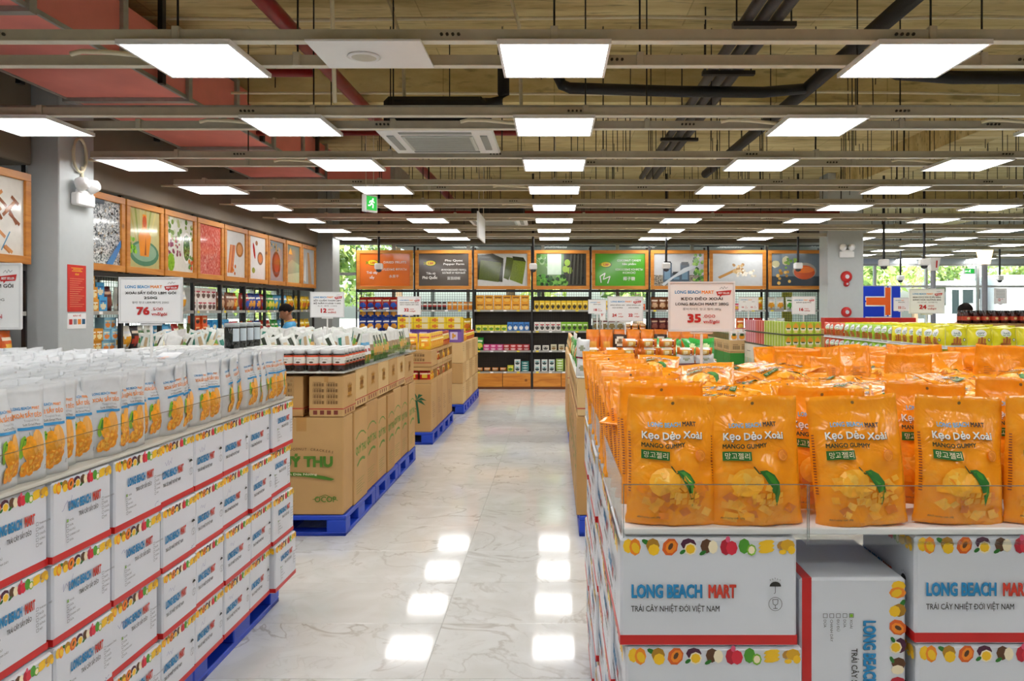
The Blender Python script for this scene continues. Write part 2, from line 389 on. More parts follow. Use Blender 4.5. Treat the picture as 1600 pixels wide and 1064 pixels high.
# pink lined air ducts with galvanised flanges
for dx, y0, y1, z0, lab in ((-4.4, 3.9, 12.4, 3.55, 'long pink-red air duct with metal flanges under the concrete ceiling'),):
    d = thing('air_duct', MB().box(dx, dx + 1.08, y0, y1, z0, z0 + .45, PINK), lab, 'air duct')
    fm = MB()
    for (a, b, c, e) in ((-.03, 1.11, -.035, 0), (-.03, 1.11, .45, .485), (-.03, 0, 0, .45), (1.08, 1.11, 0, .45)): fm.box(dx + a, dx + b, -.035, .035, z0 + c, z0 + e, GALV)
    fm = fm.mesh('flange'); y = y0 + .95
    while y < y1: obj('flange', fm, d, (0, y, 0)); y += 1.05
    for x in (dx, dx + 1.08): obj('edge_strip', MB().box(x - .012, x + .012, y0, y1, z0 - .012, z0 + .02, GALV), d)
    for yy in (4.3, 6.4, 8.6, 10.6):
        for x in (dx - .05, dx + 1.13): obj('hanger', MB().box(x - .02, x + .02, yy - .03, yy + .03, z0 - .03, SLAB, BLK), d)
d = thing('branch_duct', MB().box(-3.25, -2.3, 11.0, 12.1, 3.5, 3.72, PINK), 'short pink branch duct between the far lamp rows', 'air duct')
obj('flange', MB().box(-2.34, -2.28, 10.97, 12.13, 3.47, 3.74, GALV), d)
def pipe_hang(t, xs, y, z, along='x'):
    for x in xs: obj('pipe_hanger', MB().tube([(x, y, z), (x, y, SLAB)] if along == 'x' else [(y, x, z), (y, x, SLAB)], .008, BLK, 5), t)
tubeT('sprinkler_main', [(-2.03, -3, 3.80), (-2.03, 15.5, 3.80)], .062, REDP, 'thick dark red sprinkler pipe running along the aisle', 'pipe')
tubeT('sprinkler_branch', [(-3.2, 6.75, 3.72), (-2.12, 6.75, 3.72)], .035, REDP, 'dark red branch pipe beside the pink duct', 'pipe')
tubeT('sprinkler_drop', [(-3.0, 7.75, 3.42), (-.25, 7.75, 3.42), (-.2, 7.75, 3.44), (-.18, 7.75, 3.56)], .026, REDP, 'thin red pipe ending in a short upward elbow behind the white cassette', 'pipe')
_t = tubeT('sprinkler_cross', [(2.3, 11.2, 3.42), (12, 11.2, 3.42)], .05, REDP, 'dark red pipe crossing above the right-hand panels', 'pipe')
pipe_hang(_t, (3, 5, 7, 9, 11), 11.2, 3.42); _t = tubeT('sprinkler_far', [(-3.6, 14.3, 3.42), (5.3, 14.3, 3.42)], .05, REDP, 'dark red pipe crossing above the farthest panels by the picture wall', 'pipe')
pipe_hang(_t, (-3, -1, 1, 3, 5), 14.3, 3.42)
tubeT('black_pipe', [(2.42, -3, 3.75), (2.42, 7.3, 3.75), (2.36, 12, 3.75)], .065, BLKI, 'single thick black insulated pipe slanting over the right-hand panels', 'pipe')
tubeT('black_pipe', [(.04, 6.9, 3.95), (.04, 6.9, 3.72), (.07, 6.9, 3.66), (.14, 6.9, 3.63), (1.1, 6.9, 3.6), (1.9, 7.0, 3.62), (2.38, 7.3, 3.74)], .05, BLKI, 'black insulated pipe with a bend, running across behind the first panels', 'pipe')
tubeT('black_pipe', [(2.5, 6.3, 3.72), (2.9, 6.5, 3.64), (3.4, 6.55, 3.62), (5.9, 6.55, 3.62)], .055, BLKI, 'black insulated pipe branching off to the right edge', 'pipe')
tubeT('black_pipe', [(-.42, 6.35, 3.9), (-.42, 6.35, 3.42), (-.45, 6.35, 3.36), (-.52, 6.35, 3.34), (-.62, 6.35, 3.34)], .05, BLKI, 'black insulated pipe dropping to the cassette air conditioner', 'pipe')
for k, x in enumerate((1.42, 1.53, 1.64)):
    tubeT('bundled_pipe', [(x, -3, 3.78), (x, 12.5, 3.78)], .043, mat('#4A4442', .6, bump=.2, scale=40), 'dark grey insulated pipe, %s of three running side by side' % ['aisle-side one', 'middle one', 'outer one'][k], 'pipe', 'three bundled pipes')
for y in (5.6, 6.75, 8.0, 9.4, 10.8):
    t = thing('pipe_bracket', MB().box(1.3, 1.76, y - .03, y + .03, 3.70, 3.735, mat('#3E3A36', .5, .4)), 'dark strut bracket under the bundled pipes, %s from the camera' % ORD[[5.6, 6.75, 8.0, 9.4, 10.8].index(y) + 1], 'bracket', group='pipe brackets')
    for x in (1.33, 1.73): obj('hanger_rod', MB().tube([(x, y, 3.70), (x, y, SLAB)], .007, BLK, 5), t)
WOBB = random.Random(8)
for k, (y, z, r) in enumerate(((6.75, 4.2, .016), (7.9, 3.86, .014), (10.3, 4.2, .016), (12.3, 4.1, .016))):
    tubeT('conduit', [(-5.2 + i * 1.0, y + WOBB.uniform(-.02, .02), z + WOBB.uniform(-.015, .015)) for i in range(11)], r, CREAM, 'thin cream conduit crossing the concrete ceiling, %s from the camera' % ORD[k + 1], 'conduit', 'cream ceiling conduits', 6)
for k, (x, y) in enumerate(((-1.62, 5.6), (-1.3, 6.6), (-.28, 6.1), (.0, 9.2))):
    tubeT('conduit_drop', [(x - .12, y, SLAB), (x, y, 3.9), (x + .02, y, 3.15)], .016, CREAM, 'cream conduit dropping from the ceiling, %s from the aisle lamp side' % ORD[4 - k], 'conduit', 'cream conduit drops', 6)
WR = random.Random(15)
rods = MB()
for k in range(150):
    x = WR.uniform(-3, 9); y = WR.uniform(6.7, 13.5); rods.tube([(x, y, SLAB), (x + WR.uniform(-.01, .01), y, WR.uniform(3.1, 3.9))], .005, BLK, 4, False)
o = obj('threaded_rods', rods); o['kind'] = 'stuff'; o['label'] = 'loose black threaded rods hanging from the concrete ceiling'; o['category'] = 'rods'
# cable tray behind the second row
t = thing('cable_tray', MB().box(-4.2, 14.4, 5.82, 5.98, 3.135, 3.14, GALV), 'perforated grey cable tray between the rails of the second lamp row', 'cable tray')
obj('tray_side', MB().box(-4.2, 14.4, 5.98, 5.985, 3.135, 3.19, GALV), t); obj('tray_side', MB().box(-4.2, 14.4, 5.815, 5.82, 3.135, 3.19, GALV), t)
# speaker panel
t = thing('speaker_panel', MB().cbox(-.302, .302, 0, .45, 0, .012, WPL, .002), 'blank white ceiling panel with a round speaker beside the first lamps', 'ceiling panel', (-.995, 3.98, LZ))
obj('speaker_ring', MB().lathe([(.085, 0), (.09, -.006), (.07, -.012), (.066, -.006)], WPL, 24, (-.05, .24, 0)).mesh('r', True), t)
obj('speaker_grille', MB().lathe([(.068, -.008), (.001, -.010)], mat('#C6C2B4', .6), 24, (-.05, .24, 0)), t)
# cassette air conditioners
def cassette(loc, lab):
    m = MB().cbox(-.48, .48, -.46, .46, 0, .035, WPL, .012)
    t = thing('cassette_air_conditioner', m, lab, 'air conditioner', loc)
    obj('body', MB().cbox(-.42, .42, -.42, .42, .035, .30, BLKI, .04), t)
    obj('intake_grille', MB().cbox(-.3, .3, -.28, .28, -.012, 0, mat('#C9CCC6', .5), .01), t)
    g = MB()
    for k in range(14): g.box(-.27, .27, -.255 + .038 * k, -.245 + .038 * k, -.016, -.012, mat('#A7AAA5', .5))
    obj('grille_slats', g, t)
    for (a, b, c, d) in ((-.3, .3, -.4, -.34), (-.3, .3, .34, .4), (-.42, -.36, -.28, .28), (.36, .42, -.28, .28)): obj('louver', MB().cbox(a, b, c, d, -.006, .002, mat('#8C8F8C', .4), .002), t)
cassette((-.98, 6.68, 3.09), 'white cassette air conditioner behind the second row of lamps')
cassette((-.93, 12.9, 3.09), 'far white cassette air conditioner near the hanging aisle sign')
# ================================================================ printed goods: shared print helpers
INK = mat('#24221F', .5); CB = mat('#1F8AC4', .5); CBD = mat('#17587F', .5); CR = mat('#CF3A25', .5); ORG = mat('#F08A1E', .45); YEL = mat('#F2C21E', .45)
DORG = mat('#D9601A', .45); LGRN = mat('#7FB52A', .5); DGRN = mat('#23701F', .5); PUR = mat('#4A1636', .5); BRN = mat('#5B3A20', .6); CRM = mat('#F3E6C4', .5); MAG = mat('#B5182F', .5)
PEN = mat('#4A4E9A', .5); PAPER = mat('#F4F5F6', .35, var=.01); GREY = mat('#8B8F94', .5); CARTW = mat('#D5D9E1', .38, var=.02, scale=3, bump=.05); CREDB = mat('#C8201F', .4, var=.05)
def fruits(m, P, a0, b0, w, h, off=0):
    """strip of nine little printed fruits"""
    s = w / 9
    for k in range(9):
        c = a0 + s * (k + .5); y = b0 + h / 2; r = min(s * .64, h * .66)
        def e(dx, dy, ra, rb, mt, rot=0, n=8): m.ell(P, c + dx * r, y + dy * r, ra * r, rb * r, mt, rot, n)
        if k == 0: e(-.35, .1, .55, .75, YEL); e(.35, 0, .6, .9, ORG); e(.4, -.1, .4, .6, YEL, .4)
        elif k == 1: e(-.5, .5, .5, .25, DGRN, -.5); e(.2, .15, .7, .75, mat('#A87A1C', .5)); e(.3, -.3, .6, .6, YEL)
        elif k == 2: e(0, 0, .8, .95, DORG, -.5); e(.1, 0, .55, .7, ORG, -.5); e(.05, .05, .22, .4, BRN, -.5)
        elif k == 3: e(-.1, .3, .8, .6, PUR); e(.1, -.2, .65, .65, CRM); e(.1, -.2, .5, .5, YEL); e(-.7, -.5, .35, .2, DGRN, .6)
        elif k == 4: e(-.2, .1, .65, .75, BRN); e(.45, 0, .5, .7, CRM); e(-.6, -.6, .4, .2, DGRN, .5)
        elif k == 5: e(-.2, 0, .6, .85, MAG); e(.4, -.1, .6, .75, mat('#D7263D', .5)); e(0, .8, .25, .35, mat('#E0557A', .5))
        elif k == 6: e(-.3, .1, .6, .8, mat('#4E9A2B', .5)); e(.45, -.3, .5, .6, LGRN); e(.45, -.3, .35, .42, CRM)
        elif k == 7:
            for q in range(3): e(0, .45 - .4 * q, .85, .28, YEL, .15)
        else: e(-.45, .2, .5, .4, mat('#B5863C', .5), .7); e(.2, .2, .75, .6, mat('#D9A520', .5)); e(.6, -.3, .4, .45, YEL); e(-.3, -.5, .4, .25, YEL)
def brand(m, P, a, b, h, w, al='L', out=True):
    """two-colour block lettering with a dark outline"""
    w1 = w * .665; a0 = a if al == 'L' else a - w / 2
    for t, x, ww, c, d in (('LONG BEACH', a0, w1, CB, CBD), ('MART', a0 + w * .725, w * .26, CR, mat('#8E1F14', .5))):
        if out: m.text(P, t, x + h * .035, b - h * .035, h, d, bold=.035, w=ww)
        m.text(P, t, x, b, h, c, bold=.032, w=ww)
def lbm_face(m, P, w, h, style, pen):
    """style 0: dried fruit face with tick boxes; style 1: tropical fruit face with handling icons"""
    fruits(m, P, .004, h - .036, w - .008, .033)
    if style == 0:
        brand(m, P, w * .24, h * .60, h * .115, w * .56)
        m.text(P, 'TRÁI CÂY SẤY DẺO', w * .40, h * .48, h * .058, INK, bold=.01, w=w * .34)
        for q, (x, y, names) in enumerate(((w * .20, h * .46, ['XOÀI', 'DỨA', 'ĐU ĐỦ', 'CHANH DÂY', 'DỪA']), (w * .80, h * .56, ['THANH LONG', 'BƯỞI', 'CHUỐI', 'GỪNG', 'MÍT']))):
            for k, t in enumerate(names):
                yy = y - .062 * h * k
                m.line(P, [(x, yy), (x + .009, yy), (x + .009, yy + .009), (x, yy + .009), (x, yy)], .001, INK)
                if q == 0 and k == 0: m.rect(P, x + .001, yy + .001, x + .008, yy + .008, LGRN)
                m.text(P, t, x + .013, yy + .001, .0062, INK)
    else:
        brand(m, P, w * .06, h * .46, h * .12, w * .60)
        m.text(P, 'TRÁI CÂY NHIỆT ĐỚI VIỆT NAM', w * .06, h * .33, h * .055, INK, bold=.008, w=w * .50)
        x = w * .875; y = h * .56      # umbrella
        m.poly(P, [(x + .013 * math.cos(q * math.pi / 8), y + .011 * math.sin(q * math.pi / 8)) for q in range(9)], INK)
        m.line(P, [(x, y), (x, y - .014), (x - .003, y - .016)], .0012, INK)
        for q in range(5): m.line(P, [(x - .011 + .0055 * q, y + .013 + .002 * (2 - abs(2 - q))), (x - .012 + .0055 * q, y + .016 + .002 * (2 - abs(2 - q)))], .001, INK)
        y = h * .40                     # glass in a ring
        m.line(P, [(x + .015 * math.cos(q * math.pi / 8), y + .015 * math.sin(q * math.pi / 8)) for q in range(17)], .001, INK)
        m.line(P, [(x - .006, y + .010), (x - .005, y), (x, y - .003), (x + .005, y), (x + .006, y + .010), (x - .006, y + .010)], .0012, INK)
        m.line(P, [(x, y - .003), (x, y - .010)], .0012, INK); m.line(P, [(x - .005, y - .010), (x + .005, y - .010)], .0014, INK)
    if pen:
        q = random.Random(pen); x, y = (w * .12, h * .66) if pen % 3 else (w * .80, h * .13); s = .020 if pen % 3 else .010
        pts = [(x + s * k * .35 + q.uniform(-.004, .004), y + s * q.uniform(-.6, .9) + k * .002) for k in range(8)]
        m.line(P, pts, .0011, PEN)
def lbm_carton(w, d, h, style, pen, faces='F'):
    b = MB().cbox(-w / 2, w / 2, -d / 2, d / 2, 0, h, CARTW, .006).mesh('carton')
    m = MB()
    for (x0, x1, y0, y1) in ((-w / 2 - .0006, w / 2 + .0006, -d / 2 - .0006, -d / 2), (-w / 2 - .0006, w / 2 + .0006, d / 2, d / 2 + .0006), (-w / 2 - .0006, -w / 2, -d / 2, d / 2), (w / 2, w / 2 + .0006, -d / 2, d / 2)):
        m.box(x0, x1, y0, y1, .0045, .026, CREDB)
    lbm_face(m, plane((-w / 2, -d / 2, 0), (1, 0, 0), (0, 0, 1)), w, h, style, pen)
    if 'L' in faces: lbm_face(m, plane((-w / 2, d / 2, 0), (0, -1, 0), (0, 0, 1)), d, h, 1, 0)
    if 'B' in faces: lbm_face(m, plane((w / 2, d / 2, 0), (-1, 0, 0), (0, 0, 1)), w, h, 1, 0)
    if 'R' in faces: lbm_face(m, plane((w / 2, -d / 2, 0), (0, 1, 0), (0, 0, 1)), d, h, 1, 0)
    return b, m.mesh('print')
# ---------------------------------------------------------------- blue plastic pallets
PBLUE = mat('#1C46C4', .38, var=.06, scale=6); PBLUED = mat('#163AA8', .45, var=.06)
def pallet_meshes(w, l):
    hb = .15; dk = MB().cbox(0, w, 0, l, .115, hb, PBLUE, .006).mesh('pallet')
    blk = {}
    parts = []
    for i, x in enumerate((0, w / 2 - .07, w - .14)):
        for y in (0, l / 2 - .10, l - .13):
            yy = .20 if y == l / 2 - .10 else .13
            k = yy
            if k not in blk: blk[k] = MB().cbox(0, .14, 0, yy, .028, .117, PBLUE, .005).mesh('block')
            parts.append(('block', blk[k], (x, y, 0)))
    rn = MB().cbox(0, .14, 0, l, 0, .03, PBLUE, .005).mesh('runner')
    for x in (0, w / 2 - .07, w - .14): parts.append(('runner', rn, (x, 0, 0)))
    rx = MB().cbox(0, w, 0, .13, .0, .028, PBLUED, .005).mesh('runner')
    for y in (0, l - .13): parts.append(('runner', rx, (0, y, .0005)))
    return dk, parts
def pallets(x0, w, y0, l, n, lab):
    dk, parts = pallet_meshes(w, l)
    for k in range(n):
        thing('pallet', dk, 'blue plastic pallet %s, %s from the camera' % (lab, ORD[k + 1]) if n > 1 else 'blue plastic pallet ' + lab, 'pallet', (x0, y0 + k * (l + .008), 0), 0, 'blue plastic pallets', parts)

# ---------------------------------------------------------------- pouches
def pouch(w, h, t, seed, nu=10, nv=14, mode='stand', wr=.006, mt=None, bend=0., col=None):
    """stand: gusset at the foot, flat seal on top; pillow: sealed at both ends. Front faces -Y."""
    S = Vector((seed * 3.7, seed * 1.3, seed * 7.1))
    def prof(v):
        if mode == 'stand':
            return max(0, (.62 + .38 * min(1, v / .25)) if v < .25 else max(0, math.cos((v - .25) / .62 * math.pi / 2))) ** .8 if v < .87 else 0
        return max(0, math.sin(math.pi * min(1, max(0, (v - .06) / .88)))) ** .55
    def base(u, v):
        e = max(0, 1 - abs(u) ** 2.6)
        wob = noise.noise(Vector((u * 1.6, v * 3.2, 0)) + S)
        wob2 = noise.noise(Vector((u * 4.5, v * 7, 3)) + S)
        return prof(v), e, wob, wob2
    def fx(u, v):
        side = 1 + .035 * noise.noise(Vector((0, v * 3, 9)) + S) + (.03 if mode == 'stand' and v < .06 else 0)
        return u * w / 2 * side
    def fz(u, v): return v * h + (.012 * h * noise.noise(Vector((u * 1.5, 0, 5)) + S) * (1 if v > .5 else 0) * 2)
    def by(v, u): return bend * v * v + .35 * wr * noise.noise(Vector((u, v * 2, 14)) + S) * 2
    def front(u, v):
        p, e, a, b = base(u, v); return -(t / 2 * p * e ** .7) - wr * (a * 1.2 + b * .8) * p * e + by(v, u) - .0008
    def back(u, v):
        p, e, a, b = base(u, v + 3); p = prof(v); return (t / 2 * p * e ** .7) + wr * (a + b * .6) * p * e + by(v, u) + .0008
    m = MB(); vs_ = []
    for f in (front, back):
        for j in range(nv + 1):
            for i in range(nu + 1):
                u = -1 + 2 * i / nu; v = j / nv; vs_.append((fx(u, v), f(u, v), fz(u, v)))
    n = (nu + 1) * (nv + 1); fs = []; ms = []
    for j in range(nv):
        for i in range(nu):
            a = j * (nu + 1) + i; fs.append((a, a + 1, a + nu + 2, a + nu + 1)); ms.append((col((i + .5) / nu, (j + .5) / nv, 0) if col else mt))
            b = a + n; fs.append((b, b + nu + 1, b + nu + 2, b + 1)); ms.append((col((i + .5) / nu, (j + .5) / nv, 1) if col else mt))
    for j in range(nv):
        for i, fl_ in ((0, False), (nu, True)):
            a = j * (nu + 1) + i; q = (a, a + nu + 1, a + nu + 1 + n, a + n); fs.append(q if not fl_ else q[::-1]); ms.append(ms[0] if not mt else mt)
    for i in range(nu):
        a = i; fs.append((a, a + n, a + n + 1, a + 1)); ms.append(ms[0] if not mt else mt)
        a = nv * (nu + 1) + i; fs.append((a, a + 1, a + n + 1, a + n)); ms.append(ms[-1] if not mt else mt)
    base_i = len(m.v); m.v += vs_
    for f, q in zip(fs, ms): m.f.append(f); m.m.append(m.mi(q))
    def P(a, b, d=0):
        u = max(-1, min(1, 2 * a / w)); v = max(0, min(1, b / h)); return Vector((fx(u, v), front(u, v) - d - .0012, fz(u, v)))
    def PB(a, b, d=0):
        u = max(-1, min(1, -2 * a / w)); v = max(0, min(1, b / h)); return Vector((fx(u, v), back(u, v) + d + .0012, fz(u, v)))
    return m, P, PB

# ---------------------------------------------------------------- display A: white cartons with dried mango pouches
AX, AY0, AY1 = -1.48, 1.95, 4.345; CT = 1.137; CH = .245
cols = [(2.262, 4.342)]; seams = [1.66, 1.962, 2.262, 2.57, 2.888, 3.171, 3.449, 3.747, 4.018, 4.342]
cart = {}
rg = random.Random(21)
for c in range(len(seams) - 1):
    y0, y1 = seams[c], seams[c + 1]; wv = round((y1 - y0) - .010, 3)
    for r in range(4):
        pen = rg.choice([0, 1, 2, 4, 5, 3, 6]); st = 0 if c <= 3 or c == 8 else 1
        bm_, pm = lbm_carton(wv, .40, CH - .002, st, pen, 'L' if c == 8 else 'F')
        rank = ['top', 'second', 'third', 'bottom'][r]; jx = rg.uniform(-.011, .008); jy = rg.uniform(-.003, .003)
        if r == 3 and c == 8: jx = .02
        thing('carton', bm_, 'white red-striped carton under the mango pouches, %s row, %s from the far end' % (rank, ORD[9 - c]), 'carton',
              (AX - .2 + jx, (y0 + y1) / 2 + jy, .155 + (3 - r) * CH), R(90), 'white cartons under the mango pouches', [('print', pm)])
# second and third carton files, seen only at the far end
bm_, pm = lbm_carton(.396, .30, CH - .002, 1, 0, 'B')
for k in range(3):
    for r in range(4):
        if r > 0 and k > 0: continue
        thing('carton', bm_, 'white carton at the far end of the pouch display, %s file, %s row' % (ORD[k + 2], ['top', 'second', 'third', 'bottom'][r]), 'carton',
              (AX - .61 - .405 * k, 4.19, .155 + (3 - r) * CH), 0, 'white cartons under the mango pouches', [('print', pm)])
pallets(AX - 1.06, .99, 1.25, 1.02, 3, 'under the white cartons')
# trays and clear guard
WB = mat('#D9D8D0', .4)
t = thing('display_tray', MB().cbox(AX - 2.1, AX + .004, 1.66, 4.35, CT + .004, CT + .016, WB, .003), 'white board tray under the white mango pouches', 'tray')
for k in range(4):
    ya = 1.66 + .673 * k; g = obj('guard_panel', MB().box(AX + .004, AX + .007, ya + .002, ya + .671, CT + .003, CT + .12, ACRYLIC), t); obj('guard_edge', MB().box(AX + .004, AX + .007, ya + .002, ya + .671, CT + .1203, CT + .1225, ACREDGE), g)
obj('guard_panel', MB().box(AX - 2.1, AX + .004, 4.352, 4.355, CT + .003, CT + .12, ACRYLIC), t)
PW = mat('#CFD4D9', .3, var=.03, scale=30, bump=.2); MANGO = mat('#F0A322', .35, var=.2, scale=60); MANGO2 = mat('#E88F14', .35, var=.2, scale=60); MSL = mat('#F4B840', .35, var=.2, scale=60)
def mango_pouch(seed):
    m, P, PB = pouch(.152, .272, .062, seed, mt=PW, wr=.007, bend=random.Random(seed).uniform(-.01, .012))
    q = MB()
    q.text(P, 'LONG BEACH', -.045, .205, .0085, CB, bold=.02, w=.062); q.text(P, 'MART', .020, .205, .0085, ORG, bold=.02, w=.03)
    q.text(P, 'XOÀI SẤY DẺO', 0.004, .183, .0125, ORG, 'C', .02, .1); q.text(P, 'Tropical fruits', .012, .171, .007, GREY, 'C'); q.text(P, 'Soft Dried Mango', .010, .160, .0065, INK, 'C')
    q.rect(P, -.038, .148, .055, .156, CB, 6, 1)
    PS = lambda a_, b_, d_=0: P(a_ * .86 + .004, b_, d_)
    q.ell(PS, .022, .105, .026, .043, mat('#F2B25A', .35), .15, 12, 2)
    q.ell(PS, -.014, .098, .024, .036, MANGO, -.1, 12, 2); q.ell(PS, -.037, .102, .010, .034, LGRN, -.25, 8); q.ell(PS, -.034, .100, .005, .03, DGRN, -.25, 6)
    q.line(PS, [(-.012, .132), (-.014, .142)], .002, DGRN)
    for (x, y, a, b, r) in ((.022, .068, .020, .022, .5), (-.004, .058, .024, .020, -.4), (-.032, .040, .018, .024, -.6), (.012, .042, .02, .014, .3), (-.012, .034, .016, .016, 0)):
        q.ell(PS, x, y, a, b, MANGO2, r, 8, 2); q.ell(PS, x - .004, y + .004, a * .7, b * .7, MSL, r, 8)
    q.text(P, '250g', .05, .028, .005, INK, rot=1.57)
    q.rect(PB, -.05, .12, .05, .2, mat('#D8DADC', .4), 5, 4); q.rect(PB, -.05, .04, .05, .1, MSL, 5, 4)
    return m.mesh('mango_pouch', True), q.mesh('print')
MP = [mango_pouch(s) for s in (1, 2, 3, 4, 5)]
rg = random.Random(5); n = 0
def mango_at(x, y, rz, z=CT + .017, tilt=0, label=None, grp='white dried mango pouches', lab_i=0):
    b, p = rg.choice(MP)
    thing('mango_pouch', b, label, 'pouch', (x, y, z), (tilt, 0, rz), grp, [('print', p)])
y = 2.02; k = 0
ylist = []
while y < 4.30: ylist.append(y); y += .086 + rg.uniform(-.006, .012)
NL = len(ylist)
for k, y in enumerate(ylist):
    dx = rg.choice([0, 0, .0, -.03]); mango_at(AX - .045 + dx, y, R(90) + rg.uniform(-.42, .30), label='white mango pouch in the aisle-edge row, %s from the far end' % (ORD[NL - k] if NL - k < 26 else str(NL - k) + 'th'))
rows = 0
for rI in range(1, 9):
    y = 2.02 + rg.uniform(0, .05); kk = 0
    while y < 4.30:
        kk += 1; mango_at(AX - .045 - .078 * rI + rg.uniform(-.008, .008), y, R(90) + rg.uniform(-.15, .15), tilt=rg.uniform(-.06, .06), label='white mango pouch top, %s row behind the aisle edge, %s from the near end' % (nth(rI), nth(kk))); y += .145
# the hundreds farther in: one mass of the same pouches
sm = MB(); crs = [pouch(.152, .272, .062, s, 5, 6, mt=PW, wr=.007)[0] for s in (11, 12, 13)]
for rI in range(9, 25):
    y = 2.4 + rg.uniform(0, .05)
    while y < 4.30:
        b = rg.choice(crs); M4 = Matrix.Translation((AX - .045 - .078 * rI, y, CT + .017 + rg.uniform(-.01, .01))) @ Euler((rg.uniform(-.1, .1), 0, R(90) + rg.uniform(-.3, .3))).to_matrix().to_4x4()
        sm.add([M4 @ Vector(v) for v in b.v], b.f, PW); y += .145
o = obj('mango_pouch_mass', sm.mesh('mass', True)); o['kind'] = 'stuff'; o['label'] = 'packed white pouch tops filling the back of the display'; o['category'] = 'pouches'
for k, (px, y, tl) in enumerate(((75, 4.1, .5), (140, 4.0, -.8), (225, 3.9, .6), (60, 3.3, -.7), (190, 3.4, .9), (300, 3.7, -.5))):
    x = (px - 866) * y / 1200
    mango_at(x, y, rg.uniform(-.6, .6), CT + .19, R(-74) + tl * .15, 'white pouch lying across the others, %s of the loose ones toward the aisle' % ORD[k + 1], 'loose white pouches on top')

# ---------------------------------------------------------------- display B: white cartons with mango gummy bags
BX, BY0, BY1 = .146, 1.72, 3.72; GT = .018
pos = []
def bcart(w, d, loc, rot, st, lab, faces='L', pen=0):
    b, p = lbm_carton(w - .004, d - .004, CH - .002, st, pen, faces)
    thing('carton', b, lab, 'carton', loc, rot, 'white cartons under the gummy bags', [('print', p)])
for r in range(4):
    z = .157 + (3 - r) * CH; rank = ['top', 'second', 'third', 'bottom'][r]
    dx = (0, .012, .004, 0)[r]
    bcart(.40, .30, (BX + .2 + dx, BY0 + .15, z), 0, 1, 'white carton at the aisle corner under the gummy bags, %s row' % rank, 'L')
    bcart(.40, .30, (BX + .866 + .004 * r, BY0 + .15 + .012, z), 0, 1, 'white carton beside the upended one under the gummy bags, %s row' % rank, 'L')
    bcart(.40, .30, (BX + 1.27, BY0 + .165, z), 0, 1, 'white carton at the right edge under the gummy bags, %s row' % rank, 'L')
    bcart(.40, .30, (BX + 1.675, BY0 + .165, z), 0, 1, 'white carton past the right edge under the gummy bags, %s row' % rank, 'L')
    for k in range(5):
        bcart(.335, .40, (BX + .2 + rg.uniform(-.004, .012), BY0 + .47 + .34 * k, z), R(-90), k % 2, 'white carton on the aisle side under the gummy bags, %s row, %s behind the corner' % (rank, ORD[k + 1]), 'F')
b, p = lbm_carton(.396, .296, CH - .004, 0, 0, 'F')
for k, z in enumerate((.642, .24)):
    thing('upended_carton', b, 'white carton turned on end between the front cartons, %s one' % ['upper', 'lower'][k], 'carton', (BX + .412, BY0 + .172, z + .198), (0, R(90), 0), 'white cartons under the gummy bags', [('print', p, (0, 0, 0))])
pallets(BX + .03, .99, BY0 + .02, .98, 2, 'under the gummy display')
pallets(BX + 1.03, .99, BY0 + .02, .98, 1, 'at the right end under the gummy display')
t = thing('display_tray', MB().cbox(BX + .012, BX + 2.3, BY0 + .012, BY1 - .01, CT + .002, CT + GT, WPL, .003), 'white board tray under the orange gummy bags', 'tray')
obj('guard_panel', MB().box(BX + .004, BX + .0065, BY0 + .003, BY0 + 1.0, CT + .003, CT + .135, ACRYLIC), t); obj('guard_panel', MB().box(BX + .004, BX + .0065, BY0 + 1.004, BY1, CT + .003, CT + .135, ACRYLIC), t)
for (x0, x1, y) in ((BX + .008, BX + .425, BY0), (BX + .415, BX + 1.23, BY0 - .012), (BX + 1.24, BX + 2.3, BY0 - .012)):
    lo = CT - (.0 if x0 < BX + .1 else .012)
    g = obj('guard_panel', MB().box(x0, x1, y - .0025, y, lo, CT + .118, ACRYLIC), t)
    obj('guard_edge', MB().box(x0, x1, y - .0025, y, CT + .1182, CT + .1202, ACREDGE), g)
    for xx in (x0, x1 - .002): obj('guard_edge', MB().box(xx, xx + .002, y - .0035, y - .0026, lo, CT + .118, ACREDGE), g)
    obj('guard_lip', MB().box(x0, x1, y, y + .06, lo, lo + .0025, ACRYLIC), g)
def gummy_mat():
    m, nt, b = nodes_mat('orange_film'); tc = nt.nodes.new('ShaderNodeTexCoord')
    n = nt.nodes.new('ShaderNodeTexNoise'); n.inputs['Scale'].default_value = 22; n.inputs['Detail'].default_value = 4; nt.links.new(tc.outputs['Object'], n.inputs['Vector'])
    r = ramp(nt, [(.3, '#F8940F'), (.6, '#FFA21E'), (.75, '#FFAE36')]); nt.links.new(n.outputs['Fac'], r.inputs[0]); nt.links.new(r.outputs[0], b.inputs['Base Color'])
    n2 = nt.nodes.new('ShaderNodeTexNoise'); n2.inputs['Scale'].default_value = 14; n2.inputs['Detail'].default_value = 3; n2.inputs['Distortion'].default_value = 1.2; nt.links.new(tc.outputs['Object'], n2.inputs['Vector'])
    bp = nt.nodes.new('ShaderNodeBump'); bp.inputs['Strength'].default_value = .55; bp.inputs['Distance'].default_value = .014; nt.links.new(n2.outputs['Fac'], bp.inputs['Height']); nt.links.new(bp.outputs[0], b.inputs['Normal'])
    b.inputs['Roughness'].default_value = .2; b.inputs['Specular IOR Level'].default_value = .55; return m
GUM = gummy_mat(); GW = mat('#F1EDE4', .35); GSH = mat('#7A5A28', .5); CANDY = [mat(h, .3, var=.12, scale=50) for h in ('#FFAE24', '#F08A0E', '#FFB83A', '#E07A0A', '#FFC04A')]
MBLUE = mat('#58B4E0', .45); BARG = mat('#1E6B1F', .5)
